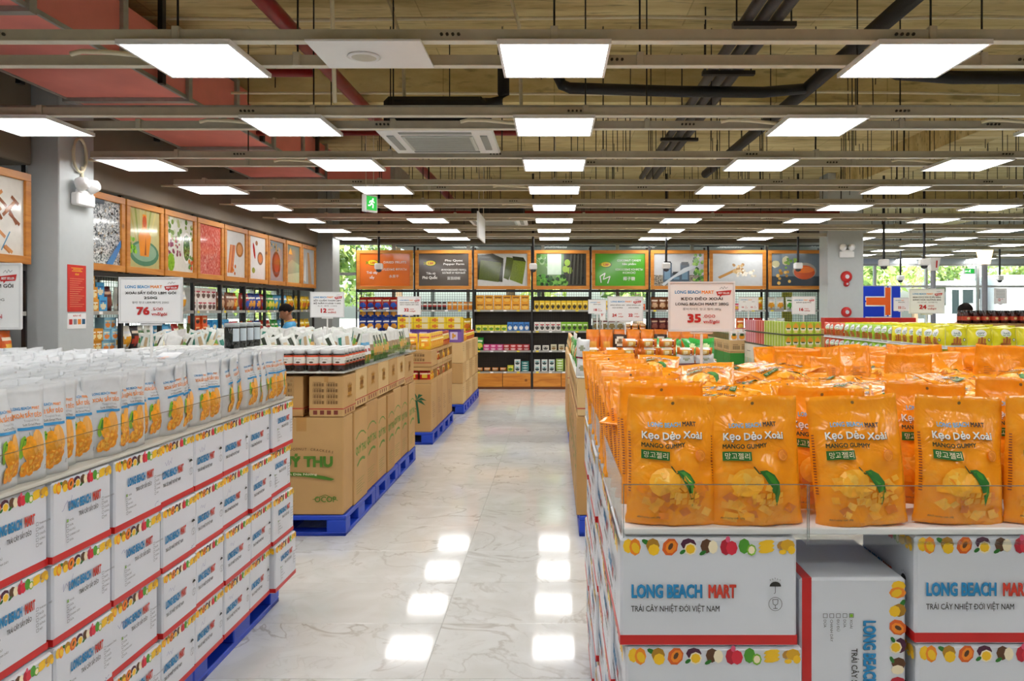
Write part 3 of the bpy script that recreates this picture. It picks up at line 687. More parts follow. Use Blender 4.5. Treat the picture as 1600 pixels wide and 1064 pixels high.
def gummy(seed):
    rr = random.Random(seed); W, H = .205, .292
    m, P, PB = pouch(W, H, .085, seed, 20, 26, mt=GUM, wr=.013, bend=rr.uniform(-.012, .012))
    q = MB()
    PT = lambda a_, b_, d_=0: P(a_, b_, d_ + .0008)
    # candies and fruit behind the clear lower part
    for k in range(26):
        x = rr.uniform(-.075, .075); y = rr.uniform(.02, .105); s = rr.uniform(.010, .019); a = rr.uniform(0, 3)
        q.poly(P, [(x + s * math.cos(a + i * math.pi / 2 + (.25 if i % 2 else 0)), y + s * .8 * math.sin(a + i * math.pi / 2)) for i in range(4)], rr.choice(CANDY))
    q.ell(P, -.022, .098, .036, .032, mat('#FFB62E', .3), .3, 14, 3); q.ell(P, -.030, .104, .018, .016, mat('#FFC850', .3), .3, 10)
    for k in range(10):
        x = -.012 + (k % 5) * .014; y = .048 + (k // 5) * .014; q.poly(P, [(x, y), (x + .011, y + .003), (x + .012, y + .014), (x + .001, y + .012)], mat('#FFBC2E' if k % 2 else '#F8A61E', .3))
    q.line(P, [(-.008, .134), (.004, .118), (.012, .120)], .0028, mat('#3B4A12', .5))
    q.poly(P, [(.004, .124), (.020, .126), (.036, .116), (.047, .098), (.049, .074), (.040, .044), (.036, .064), (.028, .086), (.016, .108)], DGRN)
    q.poly(P, [(.010, .122), (.022, .122), (.036, .111), (.044, .094), (.046, .074), (.040, .050), (.040, .070), (.032, .094), (.020, .114)], mat('#3C8F22', .45))
    q.text(PT, 'LONG BEACH', -.058, .222, .0105, MBLUE, bold=.02, w=.074); q.text(PT, 'MART', .0195, .222, .0105, INK, bold=.03, w=.031)
    q.text(P, 'Kẹo Dẻo Xoài', -.0715, .1935, .0165, GSH, bold=.025, w=.136); q.text(lambda a, b, d=0: P(a, b, d + .0008), 'Kẹo Dẻo Xoài', -.073, .195, .0165, GW, bold=.02, w=.136)
    q.text(PT, 'MANGO GUMMY', -.074, .176, .0098, mat('#3F3A08', .5), bold=.035, w=.099)
    q.rect(P, -.074, .149, -.012, .169, BARG, 14, 5); q.text(lambda a, b, d=0: P(a, b, d + .0009), '망고젤리', -.070, .1535, .0112, CRM, w=.054)
    for rr_, c in ((.0115, mat('#E07A10', .4)), (.0098, mat('#F39A24', .4)), (.0078, mat('#E5861A', .4))): q.ell(P, .060, .158, rr_, rr_ * 1.15, c, 0, 12)
    q.text(P, 'Khối lượng tịnh: 280g', -.080, .016, .0042, INK)
    # seal tint, tear notch, back text
    q.ell(P, 0, .276, .004, .004, mat('#7C5A20', .5), 0, 8)
    for k in range(9): q.line(PB, [(-.07, .20 - .008 * k), (.07 - .02 * ((k * 7) % 3), .20 - .008 * k)], .0022, mat('#B4671A', .5))
    for k in range(12): q.line(PB, [(-.07, .10 - .0045 * k), (-.07 + .05, .10 - .0045 * k)], .0018, mat('#8A4B12', .5))
    # barcode on the side gusset
    for k in range(22): q.line(P, [(-.101, .075 + .0062 * k), (-.096, .075 + .0062 * k)], .0026, mat('#8A3A10', .5))
    return m.mesh('gummy_bag', True), q.mesh('print')
GB = [gummy(s) for s in (31, 32, 33, 34)]
gz = CT + GT + .001; rg = random.Random(77)
def gum_at(x, y, z, rot, lab, grp='orange gummy bags on the tray', v=None):
    b, p = GB[v] if v is not None else rg.choice(GB)
    thing('gummy_bag', b, lab, 'bag', (x, y, z), rot, grp, [('print', p)])
S0 = BY0 + .055
for (px, w, tz, v, lab, dy) in ((1049, 0, .01, 0, 'orange mango gummy bag at the front corner by the aisle', 0), (1180, 0, -.02, 1, 'orange mango gummy bag in front, second from the aisle corner', -.005),
                         (1346, 0, -.05, 2, 'orange mango gummy bag in front, third from the aisle corner, leaning', -.01), (1497, 0, .03, 3, 'orange mango gummy bag in front, fourth from the aisle corner', 0),
                         (1640, 0, .02, 1, 'orange mango gummy bag in front, cut by the right edge', 0)):
    y = S0 + dy; gum_at((px - 866) * y / 1200 , y, gz, (R(-4), tz * 1.2, tz), lab, v=v)
gum_at((1280 - 866) * 1.87 / 1200, 1.87, gz + .01, (R(-3), .02, -.08), 'orange mango gummy bag peeping out between the second and third front bags', v=0)
gum_at((1030 - 866) * 1.88 / 1200 + .01, 1.875, gz + .02, (R(-4), -.01, .05), 'orange mango gummy bag right behind the aisle corner bag', v=3)
gum_at((1440 - 866) * 1.9 / 1200, 1.885, gz + .02, (R(-3), .04, .06), 'orange mango gummy bag right behind the fourth front bag', v=2)
gum_at((1590 - 866) * 1.88 / 1200, 1.88, gz + .03, (R(-3), .04, -.1), 'orange mango gummy bag right behind the right edge bag', v=2)
k = 0; y = 1.97
while y < BY1 - .05:      # aisle-side file
    k += 1; gum_at(BX + .115 + rg.uniform(-.012, .004), y, gz + rg.uniform(0, .02), (R(rg.uniform(-26, -16)), rg.uniform(-.05, .03), rg.uniform(-.12, .12)), 'orange gummy bag in the aisle-side file, %s behind the corner pair' % ORD[k]); y += .083
for c in range(1, 10):    # standing files under the loose layer and along the back
    x = BX + .115 + .205 * c; y = 2.0; kk = 0
    while y < BY1 - .06:
        back = y > BY1 - .5 and c >= 4; hid = not back; kk += 1
        gum_at(x + rg.uniform(-.01, .01), y, gz + (rg.uniform(0, .045) if back else .03), (R(rg.uniform(-6, 20) if back else rg.uniform(-56, -50)), rg.uniform(-.09, .09) if back else 0, (math.pi if back else 0) + rg.uniform(-.12, .12)),
               ('orange gummy bag turned back to front, %s file from the aisle, %s row back' if back else 'orange gummy bag inside the tray, %s file from the aisle, %s row back') % (nth(c + 1), nth(kk)), 'far gummy bags turned round' if back else 'gummy bags inside the tray')
        y += .13 if hid else .11
k = 0
for j, y in enumerate((2.08, 2.3, 2.52, 2.78, 3.02, 3.25, 3.48)):     # loose bags lying on top
    for i in range(7):
        x = BX + .32 + .26 * i + (j % 2) * .11
        if y > 3.1 and i > 4: continue
        k += 1; gum_at(x + rg.uniform(-.04, .04), y + rg.uniform(-.05, .05), gz + .158 + rg.uniform(-.012, .012), (R(rg.uniform(-84, -70)), rg.uniform(-.12, .12), rg.uniform(-1.3, 1.3)),
               'orange gummy bag lying flat on top, %s row back, %s from the aisle' % (ORD[j + 1], ORD[i + 1]), 'loose gummy bags on top')
# ---------------------------------------------------------------- price boards on stands
SIGNF = mat('#E9EAEC', .25, var=.01); PRED = mat('#C22724', .45)
def price_board(loc, w, h, name, lines, kor, big, small, unit, label, best=True, pole=.3, portrait=False, two=None):
    fr = MB().cbox(-w / 2, w / 2, -.006, .006, 0, h, SIGNF, .004)
    t = thing('price_board', fr, label, 'price sign', loc, 0, 'price boards on stands')
    q = MB(); P = plane((-w / 2, -.006, 0), (1, 0, 0), (0, 0, 1)); e = w * .045
    q.rect(P, e * .7, e * .7, w - e * .7, h - e * .7, PAPER)
    if not portrait:
        q.text(P, 'LONG BEACH', w * .095, h * .76, h * .062, CB, bold=.03, w=w * .385); q.text(P, 'MART', w * .495, h * .76, h * .062, ORG, bold=.03, w=w * .185)
        if best:
            q.poly(P, [(w * .715, h * .80), (w * .945, h * .83), (w * .925, h * .735), (w * .80, h * .725), (w * .775, h * .69), (w * .77, h * .725), (w * .735, h * .72)], PRED)
            q.text(P, 'BEST SELLER', w * .745, h * .753, h * .034, PAPER, bold=.03, w=w * .17)
            q.line(P, [(w * .77, h * .85), (w * .80, h * .89), (w * .82, h * .85), (w * .84, h * .90), (w * .86, h * .86), (w * .89, h * .89)], w * .006, GREY)
    else:
        for k in range(6): q.rect(P, w * .15, h * (.85 - .09 * k), w * .85, h * (.88 - .09 * k), GREY)
    xs = [(w * .5, 1.0)] if not two else [(w * .28, .5), (w * .73, .5)]
    y = h * .63
    for k, ln in enumerate(lines):
        for xc, s_ in xs: q.text(P, ln, xc, y, h * .055 * (s_ ** .5), INK, 'C', .02, min(w * .76 * s_ * 1.05, w * .052 * len(ln) * (s_ ** .7)))
        y -= h * .105
    for xc, s_ in xs: q.text(P, kor, xc, y + h * .01, h * .04 * s_ ** .5, INK, 'C', w=w * .48 * s_ * 1.2)
    for j, (xc, s_) in enumerate(xs):
        bg, sl = (big, small) if j == 0 or not two else two
        q.text(P, bg, xc - w * .22 * s_ ** .6, h * .19, h * .165 * s_ ** .5, PRED, bold=.04, w=w * .20 * s_ ** .8)
        q.text(P, sl, xc + w * .01, h * .275, h * .07 * s_ ** .5, PRED, w=w * .19 * s_ ** .8); q.text(P, unit, xc + w * .02, h * .17, h * .065 * s_ ** .5, PRED, bold=.02, w=w * .24 * s_ ** .8)
    obj('print', q, t)
    rim = MB()
    for (a, b, c, d) in ((-w / 2, w / 2, 0, e * .5), (-w / 2, w / 2, h - e * .5, h), (-w / 2, -w / 2 + e * .5, e * .5, h - e * .5), (w / 2 - e * .5, w / 2, e * .5, h - e * .5)): rim.box(a, b, -.010, -.006, c, d, SIGNF)
    obj('rim', rim, t)
    obj('foot_clamp', MB().cbox(-w * .17, w * .17, -.008, .008, -h * .05, 0, WPL, .004), t)
    if pole: obj('pole', MB().tube([(0, .0, -h * .04), (0, .0, -pole)], .0065, WPL, 8), t)
    return t
def board_px(x0, y0, x1, y1, w, **k):
    Y = w * 1200 / (x1 - x0); h = (y1 - y0) * Y / 1200
    return price_board((((x0 + x1) / 2 - 866) * Y / 1200, Y, CAMH - (y1 - 482) * Y / 1200), w, h, 'price_board', **k)
A4 = .297
board_px(187, 433, 286, 505, A4, lines=['XOÀI SẤY DẺO LBM GÓI', '250G'], kor='말린 망고 LBM 패키지 250G', big='76', small='.500', unit='vnđ/gói', label='price board reading 76.500 standing in the white mango pouches', pole=.38)
board_px(-86, 411, 35, 515, A4, lines=['DỨA SẤY DẺO LBM GÓI', '250G'], kor='말린 파인애플 250G', big='67', small='.500', unit='vnđ/gói', label='price board cut by the left edge above the white pouches', pole=.32)
board_px(1044, 440, 1148, 518, A4, lines=['KẸO DẺO XOÀI', 'LONG BEACH MART 280G'], kor='롱비치마트 망고 젤리 280g', big='35', small='.000', unit='vnđ/gói', label='price board reading 35.000 standing in the orange gummy bags', pole=.25)
board_px(485, 456, 538, 496, A4, lines=['SỐT CHẤM THƠM LBM', 'BỘ NẤM 3 LOẠI 110G'], kor='소스 세트 110G', big='12', small='.800', unit='vnđ/hũ', label='price board reading 12.800 standing over the sauce jars', pole=.42)
board_px(621, 463, 658, 492, A4, lines=['BÁNH MANG XOÀI KHÔ', 'GÓI 4 THANH LBM 160G'], kor='', big='32', small='.000', unit='vnđ/gói', label='price board reading 32.000 over the tray of mango snacks', pole=.42)
board_px(949, 463, 1005, 502, A4, lines=['BÁNH BÔNG LAN', 'DỪA NƯỚNG'], kor='', big='24', small='.000', unit='vnđ/gói', two=('22', '.000'), label='price board with two prices, 24.000 and 22.000, above the cake packs', pole=.2)
board_px(919, 468, 947, 490, .18, lines=['BÁNH GẠO'], kor='', big='18', small='.000', unit='vnđ', label='small price board just left of the two-price board', pole=.44, best=False)
board_px(937, 470, 946, 500, .075, lines=['KẸO'], kor='', big='9', small='.0', unit='', label='narrow price tag between the small and the two-price boards', pole=.40, best=False)
board_px(1420, 451, 1475, 490, A4, lines=['BÁNH COCO DỪA VỊ SẦU RIÊNG', 'BÁNH DỪA NƯỚNG 80G'], kor='코코넛 크래커', big='24', small='.000', unit='vnđ/gói', label='price board reading 24.000 above the yellow cracker packs', pole=1.58)
board_px(1396, 465, 1420, 486, .2, lines=['BÁNH DỪA'], kor='', big='22', small='.000', unit='vnđ', label='price board reading 22.000 half hidden behind the 24.000 board', pole=1.57, best=False)
board_px(1237, 463, 1274, 491, A4, lines=['BÁNH QUE PHỦ'], kor='', big='16', small='.000', unit='vnđ/hộp', label='price board reading 16.000 in front of the bright window', pole=1.57)
board_px(1154, 464, 1185, 485, .27, lines=['BÁNH'], kor='', big='16', small='.0', unit='vnđ', two=('15', '.0'), label='small two-price board between the far pictures and the juice boxes', pole=1.62, best=False)
board_px(1553, 450, 1573, 475, .21, lines=[], kor='', big='12', small='.0', unit='', label='grey upright price sheet by the checkout', pole=1.7, portrait=True)
# ================================================================ generic goods
KRAFT = mat('#C29A62', .6, var=.05, scale=4); KRAFT2 = mat('#B98F57', .6, var=.06, scale=4); KLIGHT = mat('#D3B27C', .6, var=.04, scale=4); KPRINT = mat('#6B4F2A', .6); GPR = mat('#5E8A2A', .6); TAPE = mat('#B8894A', .3, var=.03)
def pbox(w, d, h, base, colf, nu=8, nv=10, chamf=False, top=None):
    """box whose front (-Y) face is a grid coloured by colf(u, v)"""
    m = MB(); bm_ = mat(base, .4)
    for j in range(nv):
        for i in range(nu):
            c = colf((i + .5) / nu, (j + .5) / nv) or base
            m.mi(mat(c, .4))
    o = len(m.v)
    for j in range(nv + 1):
        for i in range(nu + 1): m.v.append((-w / 2 + w * i / nu, -d / 2, h * j / nv))
    for j in range(nv):
        for i in range(nu):
            a = o + j * (nu + 1) + i; m.f.append((a, a + 1, a + nu + 2, a + nu + 1)); m.m.append(m.mi(mat(colf((i + .5) / nu, (j + .5) / nv) or base, .4)))
    e = len(m.v); m.v += [(-w / 2, d / 2, 0), (w / 2, d / 2, 0), (w / 2, d / 2, h), (-w / 2, d / 2, h)]
    a, b = o, o + nu; c_, d_ = o + nv * (nu + 1) + nu, o + nv * (nu + 1)
    bot = list(range(o, o + nu + 1)); topv = list(range(d_, d_ + nu + 1)); lf = [o + j * (nu + 1) for j in range(nv + 1)]; rt = [o + j * (nu + 1) + nu for j in range(nv + 1)]
    tm = mat(top, .4) if top else bm_
    for f, mt in (((e + 1, e, e + 3, e + 2), bm_), (tuple(bot[::-1]) + (e, e + 1), bm_), (tuple(topv) + (e + 2, e + 3), tm), (tuple(lf) + (e + 3, e), bm_), (tuple(rt[::-1]) + (e + 1, e + 2), bm_)):
        m.f.append(f); m.m.append(m.mi(mt))
    return m.mesh('box')
def ellf(cu, cv, ru, rv): return lambda u, v: ((u - cu) / ru) ** 2 + ((v - cv) / rv) ** 2 < 1
def design(base, *layers):
    """layers: (test(u, v), hex); the last hit wins"""
    def f(u, v, side=0):
        c = base
        for t, h in layers:
            if t(u, v): c = h
        return c
    return f
def band(v0, v1, u0=0, u1=1): return lambda u, v: v0 <= v <= v1 and u0 <= u <= u1
def film(hexes): return hexes
def bag(w, h, t, seed, dz, mode='pillow', nu=8, nv=10, wr=.006, rough=.28):
    m, P, PB = pouch(w, h, t, seed, nu, nv, mode, wr, col=lambda u, v, s: mat(dz(u, v), rough, var=.06, scale=40)); return m.mesh('bag', True)
def can(r, h, cols, lid='#D8D8D4'):
    n = len(cols); prof = [(r * .9, 0), (r, .004)] + [(r, h * (k + 1) / n * .96) for k in range(n)] + [(r * .9, h * .975), (r * .9, h)]
    ms = [mat(cols[0], .4)] * 1 + [mat(c, .35) for c in cols] + [mat(lid, .35)] * 2
    return MB().lathe(prof, None, 12, mats=ms).mesh('can', False)
def put(name, me, label, cat, group, pts, parts=()):
    for (loc, rot) in pts: thing(name, me, label, cat, loc, rot, group, parts)
def kraft(w, d, h, pr=None, mt=KRAFT):
    b = MB().cbox(-w / 2, w / 2, -d / 2, d / 2, 0, h, mt, .005).mesh('carton'); q = MB()
    PF = plane((-w / 2, -d / 2, 0), (1, 0, 0), (0, 0, 1)); q.rect(PF, w * .44, h * .86, w * .56, h, TAPE)
    q.rect(plane((-w / 2, -d / 2, h), (1, 0, 0), (0, 1, 0)), w * .44, 0, w * .56, d, TAPE)
    PR = plane((w / 2, -d / 2, 0), (0, 1, 0), (0, 0, 1)); PL = plane((-w / 2, d / 2, 0), (0, -1, 0), (0, 0, 1))
    if pr: pr(q, PF, PR, PL, w, d, h)
    return b, q.mesh('print')
def barcodes(q, P, x, y, w, h, nx, ny):
    for j in range(ny):
        for i in range(nx):
            x0 = x + w * i / nx; y0 = y + h * j / ny; n = 9
            for k in range(n): q.rect(P, x0 + w / nx * .85 * k / n, y0, x0 + w / nx * .85 * (k + (.35 + .3 * (k % 2))) / n, y0 + h / ny * .55, KPRINT)
            q.rect(P, x0, y0 + h / ny * .68, x0 + w / nx * .6, y0 + h / ny * .74, KPRINT)

# ---------------------------------------------------------------- display C: coconut cracker cartons with sauce jars
CX = -1.53; CY = [5.57, 5.83, 6.24, 6.65, 7.0, 7.31, 7.68, 8.02, 8.38]
def quy_front(q, PF, PR, PL, w, d, h):
    G = mat('#4C7D1E', .6); t = 'BAKED COCONUT CRACKERS'
    for k, ch in enumerate(t):
        if ch != ' ': a = -1 + 2 * k / (len(t) - 1); q.text(PF, ch, w * .5 + a * w * .37, h * .665 - .03 * h * a * a, h * .026, KPRINT, 'C', .01, rot=-a * .25)
    q.text(PF, 'QUÝ THU', w * .5, h * .50, h * .105, G, 'C', .05, w * .74)
    q.poly(PF, [(w * .20, h * .425), (w * .35, h * .445), (w * .55, h * .435), (w * .78, h * .40), (w * .90, h * .37), (w * .86, h * .355), (w * .55, h * .395), (w * .35, h * .405), (w * .20, h * .385)], G)
    q.text(PF, 'Bánh Dừa Nướng', w * .48, h * .41, h * .022, CRM, 'C', .01, w * .42)
    for k in range(6): q.line(PF, [(w * .10, h * (.22 - .025 * k)), (w * (.42 - .05 * (k % 3)), h * (.22 - .025 * k))], .003, GPR)
    q.text(PF, 'OCOP', w * .79, h * .135, h * .06, G, 'C', .01, w * .26); q.line(PF, [(w * .64, h * .16), (w * .79, h * .21), (w * .94, h * .15)], .004, G)
def quy_side(q, PF, PR, PL, w, d, h):
    for P in (PR, PL):
        s = d
        q.line(P, [(s * .12, h * .70), (s * .3, h * .745), (s * .5, h * .76), (s * .7, h * .745), (s * .88, h * .70)], .012, GPR)
        q.text(P, 'QUÝ THU', s * .5, h * .53, h * .085, GPR, 'C', .03, s * .8)
        q.line(P, [(s * .2, h * .40), (s * .4, h * .445), (s * .6, h * .455), (s * .8, h * .43)], .022, GPR)
        for k in range(6): q.line(P, [(s * .15, h * (.24 - .028 * k)), (s * (.75 - .1 * (k % 3)), h * (.24 - .028 * k))], .003, GPR)
def logo_up(q, PF, PR, PL, w, d, h):
    OC = mat('#A87414', .55)
    for P, s in ((PF, w), (PR, d), (PL, d)):
        q.line(P, [(0, h * .20), (s, h * .20)], .008, mat('#B43A2C', .6))
        for k in range(4): q.rect(P, s * (.12 + .2 * k), h * .06, s * (.12 + .2 * k) + .03, h * .06 + .03, mat('#7A3324', .6))
    for P, s in ((PR, d), (PL, d)):
        q.ell(P, s * .5, h * .6, .055, .04, OC, .2, 12)
        for k in range(5): q.poly(P, [(s * .5 - .05 + .025 * k - .012, h * .6 + .03), (s * .5 - .05 + .025 * k, h * .6 + .068 - .006 * abs(k - 2)), (s * .5 - .05 + .025 * k + .012, h * .6 + .03)], OC)
        q.text(P, 'CHIPS', s * .5, h * .57, .03, mat('#6E3F10', .6), 'C', .02, .085)
        for k in range(5): q.poly(P, [(s * .5 - .05 + .025 * k - .012, h * .6 - .03), (s * .5 - .05 + .025 * k, h * .6 - .055), (s * .5 - .05 + .025 * k + .012, h * .6 - .03)], OC)
    barcodes(q, PF, w * .12, h * .32, w * .8, h * .58, 2, 4)
b, p = kraft(.61, CY[1] - CY[0] - .006, .705, quy_front)
thing('carton', b, 'big brown cracker carton with green lettering facing the camera', 'carton', (CX - .305, (CY[0] + CY[1]) / 2, .153), 0, 'brown cracker cartons', [('print', p)])
thing('carton', b, 'big brown carton next to the lettered one, behind the white display', 'carton', (CX - .925, (CY[0] + CY[1]) / 2, .153), 0, 'brown cracker cartons', [('print', p)])
for k in range(1, 8):
    b, p = kraft(.60, CY[k + 1] - CY[k] - .008, .705 + (.02 if k in (2, 5) else 0), quy_side, KRAFT if k % 2 else KRAFT2)
    thing('carton', b, 'tall brown cracker carton along the aisle, %s behind the lettered corner one' % ORD[k], 'carton', (CX - .30 + (.012 if k % 3 == 1 else 0), (CY[k] + CY[k + 1]) / 2, .153), 0, 'brown cracker cartons', [('print', p)])
UY = [5.57, 5.92, 6.28, 6.68, 7.1, 7.5, 7.87, 8.36]
for k in range(7):
    b, p = kraft(.40 if k else .25, UY[k + 1] - UY[k] - .008, .295, logo_up, KLIGHT if k % 2 else KRAFT)
    thing('carton', b, 'light brown carton with a red line above the tall ones, %s from the camera' % ORD[k + 1], 'carton', (CX - (.2 if k else .125), (UY[k] + UY[k + 1]) / 2, .885 if k in (1, 2, 3, 4, 5) else .862), 0, 'brown cartons with a red line', [('print', p)])
b, p = kraft(.5, .33, .295, logo_up, KRAFT2)
thing('carton', b, 'brown carton set back beside the barcoded one', 'carton', (CX - .55, 5.76, .862), 0, 'brown cartons with a red line', [('print', p)])
thing('carton', b, 'brown carton set back at the hidden end of the jar display', 'carton', (CX - 1.06, 5.76, .862), 0, 'brown cartons with a red line', [('print', p)])
pallets(CX - .98, 1.0, 5.56, .93, 3, 'under the brown cracker cartons')
TZ = 1.185
t = thing('display_tray', MB().cbox(CX - 2.0, CX + .012, 5.55, 8.42, TZ - .004, TZ + .008, WB, .003), 'white tray board under the dark sauce jars', 'tray')
obj('guard_panel', MB().box(CX - 2.0, CX + .012, 5.545, 5.5475, TZ, TZ + .09, ACRYLIC), t); obj('guard_panel', MB().box(CX + .014, CX + .0165, 5.55, 8.42, TZ, TZ + .09, ACRYLIC), t)
JD = mat('#2A1A16', .15, spec=.6); JL = mat('#EDEAE2', .4); JO = mat('#E8552A', .4); LID = mat('#D5D9DA', .22, .1, var=.08, scale=30)
jar = MB().lathe([(.040, 0), (.045, .004), (.045, .118), (.038, .132)], JD, 14).mesh('jar', True)
jlab = MB(); jlab.lathe([(.0456, .045), (.0458, .047), (.0458, .056), (.0458, .104), (.0458, .114), (.0456, .116)], None, 14, mats=[JO, JO, JL, JO, JO])
jq = lambda a, b, d=0: Vector(((.0460 + d) * math.sin(a), -(.0460 + d) * math.cos(a), b))
jlab.ell(jq, 0, .066, .35, .007, mat('#4A3A20', .5), 0, 8); jlab.text(jq, 'SỐT CHẤM', -.45, .082, .009, mat('#6A4A2A', .5), w=.9); jlab = jlab.mesh('label')
jlid = MB().lathe([(.040, .128), (.043, .130), (.043, .156), (.038, .160), (.001, .161)], LID, 14).mesh('lid', True)
y = 5.606
for r in range(7):
    for c in range(20):
        if r > 0 and c > 16: continue
        thing('sauce_jar', jar, 'dark sauce jar in the front row of the jar tray, %s from the aisle' % nth(c + 1) if r == 0 else ('dark sauce jar at the aisle edge of the jar tray, %s from the camera' % nth(r + 1) if c == 0 else 'dark sauce jar inside the tray, %s row back, %s from the aisle' % (nth(r + 1), nth(c + 1))), 'jar',
              (CX - .04 - .0955 * c, y + .096 * r, TZ + .009), (0, 0, 0 if c else (.0 if r == 0 else 1.2)), 'front sauce jars' if r == 0 else ('edge sauce jars' if c == 0 else 'inner sauce jars'), [('label', jlab), ('lid', jlid)])
tj = MB().lathe([(.050, 0), (.054, .004), (.054, .15), (.048, .158)], mat('#1E221E', .12, spec=.7), 14).mesh('tall_jar', True)
tlid = MB().lathe([(.050, .156), (.055, .158), (.055, .185), (.001, .187)], mat('#A9B2B4', .2), 14).mesh('lid', True)
tlab = MB().lathe([(.0548, .055), (.0548, .14)], mat('#9DB6C8', .4), 14).mesh('label')
tl2 = MB()
tl2.rect(lambda a, b, d=0: Vector(((.055 + d) * math.sin(a), -(.055 + d) * math.cos(a), b)), .5, .05, 1.5, .145, mat('#C9D6DE', .4), 4, 1); tl2 = tl2.mesh('label')
for k in range(4):
    thing('tall_jar', tj, 'tall black jar standing on the sauce jars, %s in its row from the camera' % ORD[k + 1], 'jar', (-2.40, 5.72 + .135 * k, TZ + .171), 0, 'tall black jars', [('lid', tlid), ('label', tl2)])
snA = design('#E9EBEA', (band(.06, .30), '#8FA63A'), (band(.30, .58), '#A58A6C'), (ellf(.5, .28, .3, .12), '#5F8F2A'), (band(.58, .64), '#C8B49A'), (ellf(.35, .45, .15, .1), '#C9B07A'))
snB = design('#E6EAEE', (band(.62, .74), '#58A8D8'), (band(.05, .28), '#6FA044'), (ellf(.5, .2, .3, .1), '#E7A23C'), (band(.34, .6), '#EFEFF2'), (ellf(.4, .45, .2, .05), '#C05A5A'))
snC = design('#E6EAE6', (band(.05, .35), '#4E8A3C'), (ellf(.5, .4, .35, .2), '#D8A85A'), (band(.52, .7, .1, .45), '#6FA83E'), (band(.6, .86, .55, .8), '#2E3A2A'), (band(.72, .8, .1, .4), '#D8C8A8'))
snD = design('#E0E6E2', (band(.05, .45), '#3E8C82'), (ellf(.5, .45, .3, .2), '#EFE6C8'), (band(.55, .85, .15, .4), '#3A8A7A'), (band(.6, .9, .62, .9), '#C9B08A'))
SN = [bag(.125, .25, .055, 50 + k, d, 'stand', 8, 10, .01) for k, d in enumerate((snA, snB, snC, snD))]
rg = random.Random(9); y = 6.34; k = 0
while y < 8.34:
    k += 1; thing('snack_pouch', SN[1 if k <= 2 else rg.choice((0, 0, 2))], 'clear and white snack pouch on the aisle edge, %s behind the sauce jars' % ORD[k], 'pouch', (CX - .045, y, TZ + .009), (0, 0, R(90) + rg.uniform(-.2, .2)), 'snack pouches on the aisle edge'); y += .112
for r in range(5):
    for c in range(17):
        thing('snack_pouch', SN[rg.choice((0, 2, 2, 3))], 'white and green pouch leaning behind the sauce jars, %s row, %s from the aisle' % (nth(r + 1), nth(c + 1)), 'pouch', (CX - .19 - .105 * c + rg.uniform(-.02, .02), 6.36 + .36 * r, TZ + .009 + (.02 if r else 0)), (R(rg.uniform(-14, 4)), rg.choice((-.35, -.2, .15, .3)), rg.uniform(-.7, .7)), 'leaning snack pouches')

# ---------------------------------------------------------------- display D: palm tree cartons, open trays of snacks, mango snack bags
DX = -1.49; DYS = [9.30, 9.76, 10.22, 10.70, 11.2]
def palm(q, PF, PR, PL, w, d, h):
    G = mat('#1F5E3A', .6)
    for (x, y, s) in ((w * .70, h * .66, 1.0), (w * .58, h * .48, .62)):
        q.line(PF, [(x + .03 * s, h * .18), (x + .02 * s, h * .40), (x, y)], .026 * s, G)
        for a in (-.5, .1, .9, 1.7, 2.4, 3.1, 3.7): q.poly(PF, [(x, y), (x + .06 * s * math.cos(a) - .015 * s * math.sin(a), y + .06 * s * math.sin(a) + .03 * s), (x + .125 * s * math.cos(a), y + .10 * s * math.sin(a) - .012 * s), (x + .05 * s * math.cos(a) + .015 * s * math.sin(a), y + .05 * s * math.sin(a))], G)
    for k in range(8): q.line(PR, [(d * .2, h * (.6 - .045 * k)), (d * (.45 + .1 * (k % 3)), h * (.6 - .045 * k))], .005, KPRINT)
for k in range(4):
    b, p = kraft(.60, DYS[k + 1] - DYS[k] - .008, .58, palm, KRAFT if k % 2 == 0 else KRAFT2)
    thing('carton', b, 'brown carton printed with palm trees, %s along the aisle in its stack' % ORD[k + 1], 'carton', (DX - .30, (DYS[k] + DYS[k + 1]) / 2, .153), 0, 'palm tree cartons', [('print', p)])
b, p = kraft(.60, .45, .58, palm); thing('carton', b, 'brown palm carton beside the corner one, away from the aisle', 'carton', (DX - .91, 9.53, .153), 0, 'palm tree cartons', [('print', p)])
pallets(DX - 1.0, 1.02, 9.29, .95, 2, 'under the palm tree cartons')
def open_tray(w, d, h, lip):
    m = MB(); t = .006
    m.box(-w / 2, w / 2, -d / 2, d / 2, 0, t, KRAFT)
    for (a, b_, c, e, z) in ((-w / 2, w / 2, -d / 2, -d / 2 + t, lip), (-w / 2, w / 2, d / 2 - t, d / 2, h), (-w / 2, -w / 2 + t, -d / 2 + t, d / 2 - t, h), (w / 2 - t, w / 2, -d / 2 + t, d / 2 - t, lip)): m.box(a, b_, c, e, t, z, KRAFT)
    m.box(-w / 2, w / 2, -d / 2, d / 2, h - .004, h, KRAFT2); m.box(-w / 2, w / 2, -d / 2 - .0006, -d / 2, h * .80, h, KRAFT); m.box(w / 2, w / 2 + .0006, -d / 2, d / 2, h * .82, h, KRAFT)
    return m.mesh('snack_tray')
redD = design('#B9201C', (ellf(.5, .55, .3, .2), '#E8C23A'), (band(.05, .25), '#D8702A'), (band(.72, .82), '#F0D8B0'))
yelD = design('#F0BE22', (ellf(.5, .35, .36, .22), '#F7A01E'), (ellf(.4, .3, .14, .1), '#FFD95A'), (band(.66, .78, .15, .85), '#D2571E'), (band(.5, .58, .2, .8), '#FFF0B0'))
SNR = bag(.13, .15, .05, 61, redD, 'pillow'); SNY = bag(.15, .20, .06, 62, yelD, 'stand'); SNY2 = bag(.12, .14, .05, 63, yelD, 'pillow')
otr = open_tray(.59, .46, .200, .05)
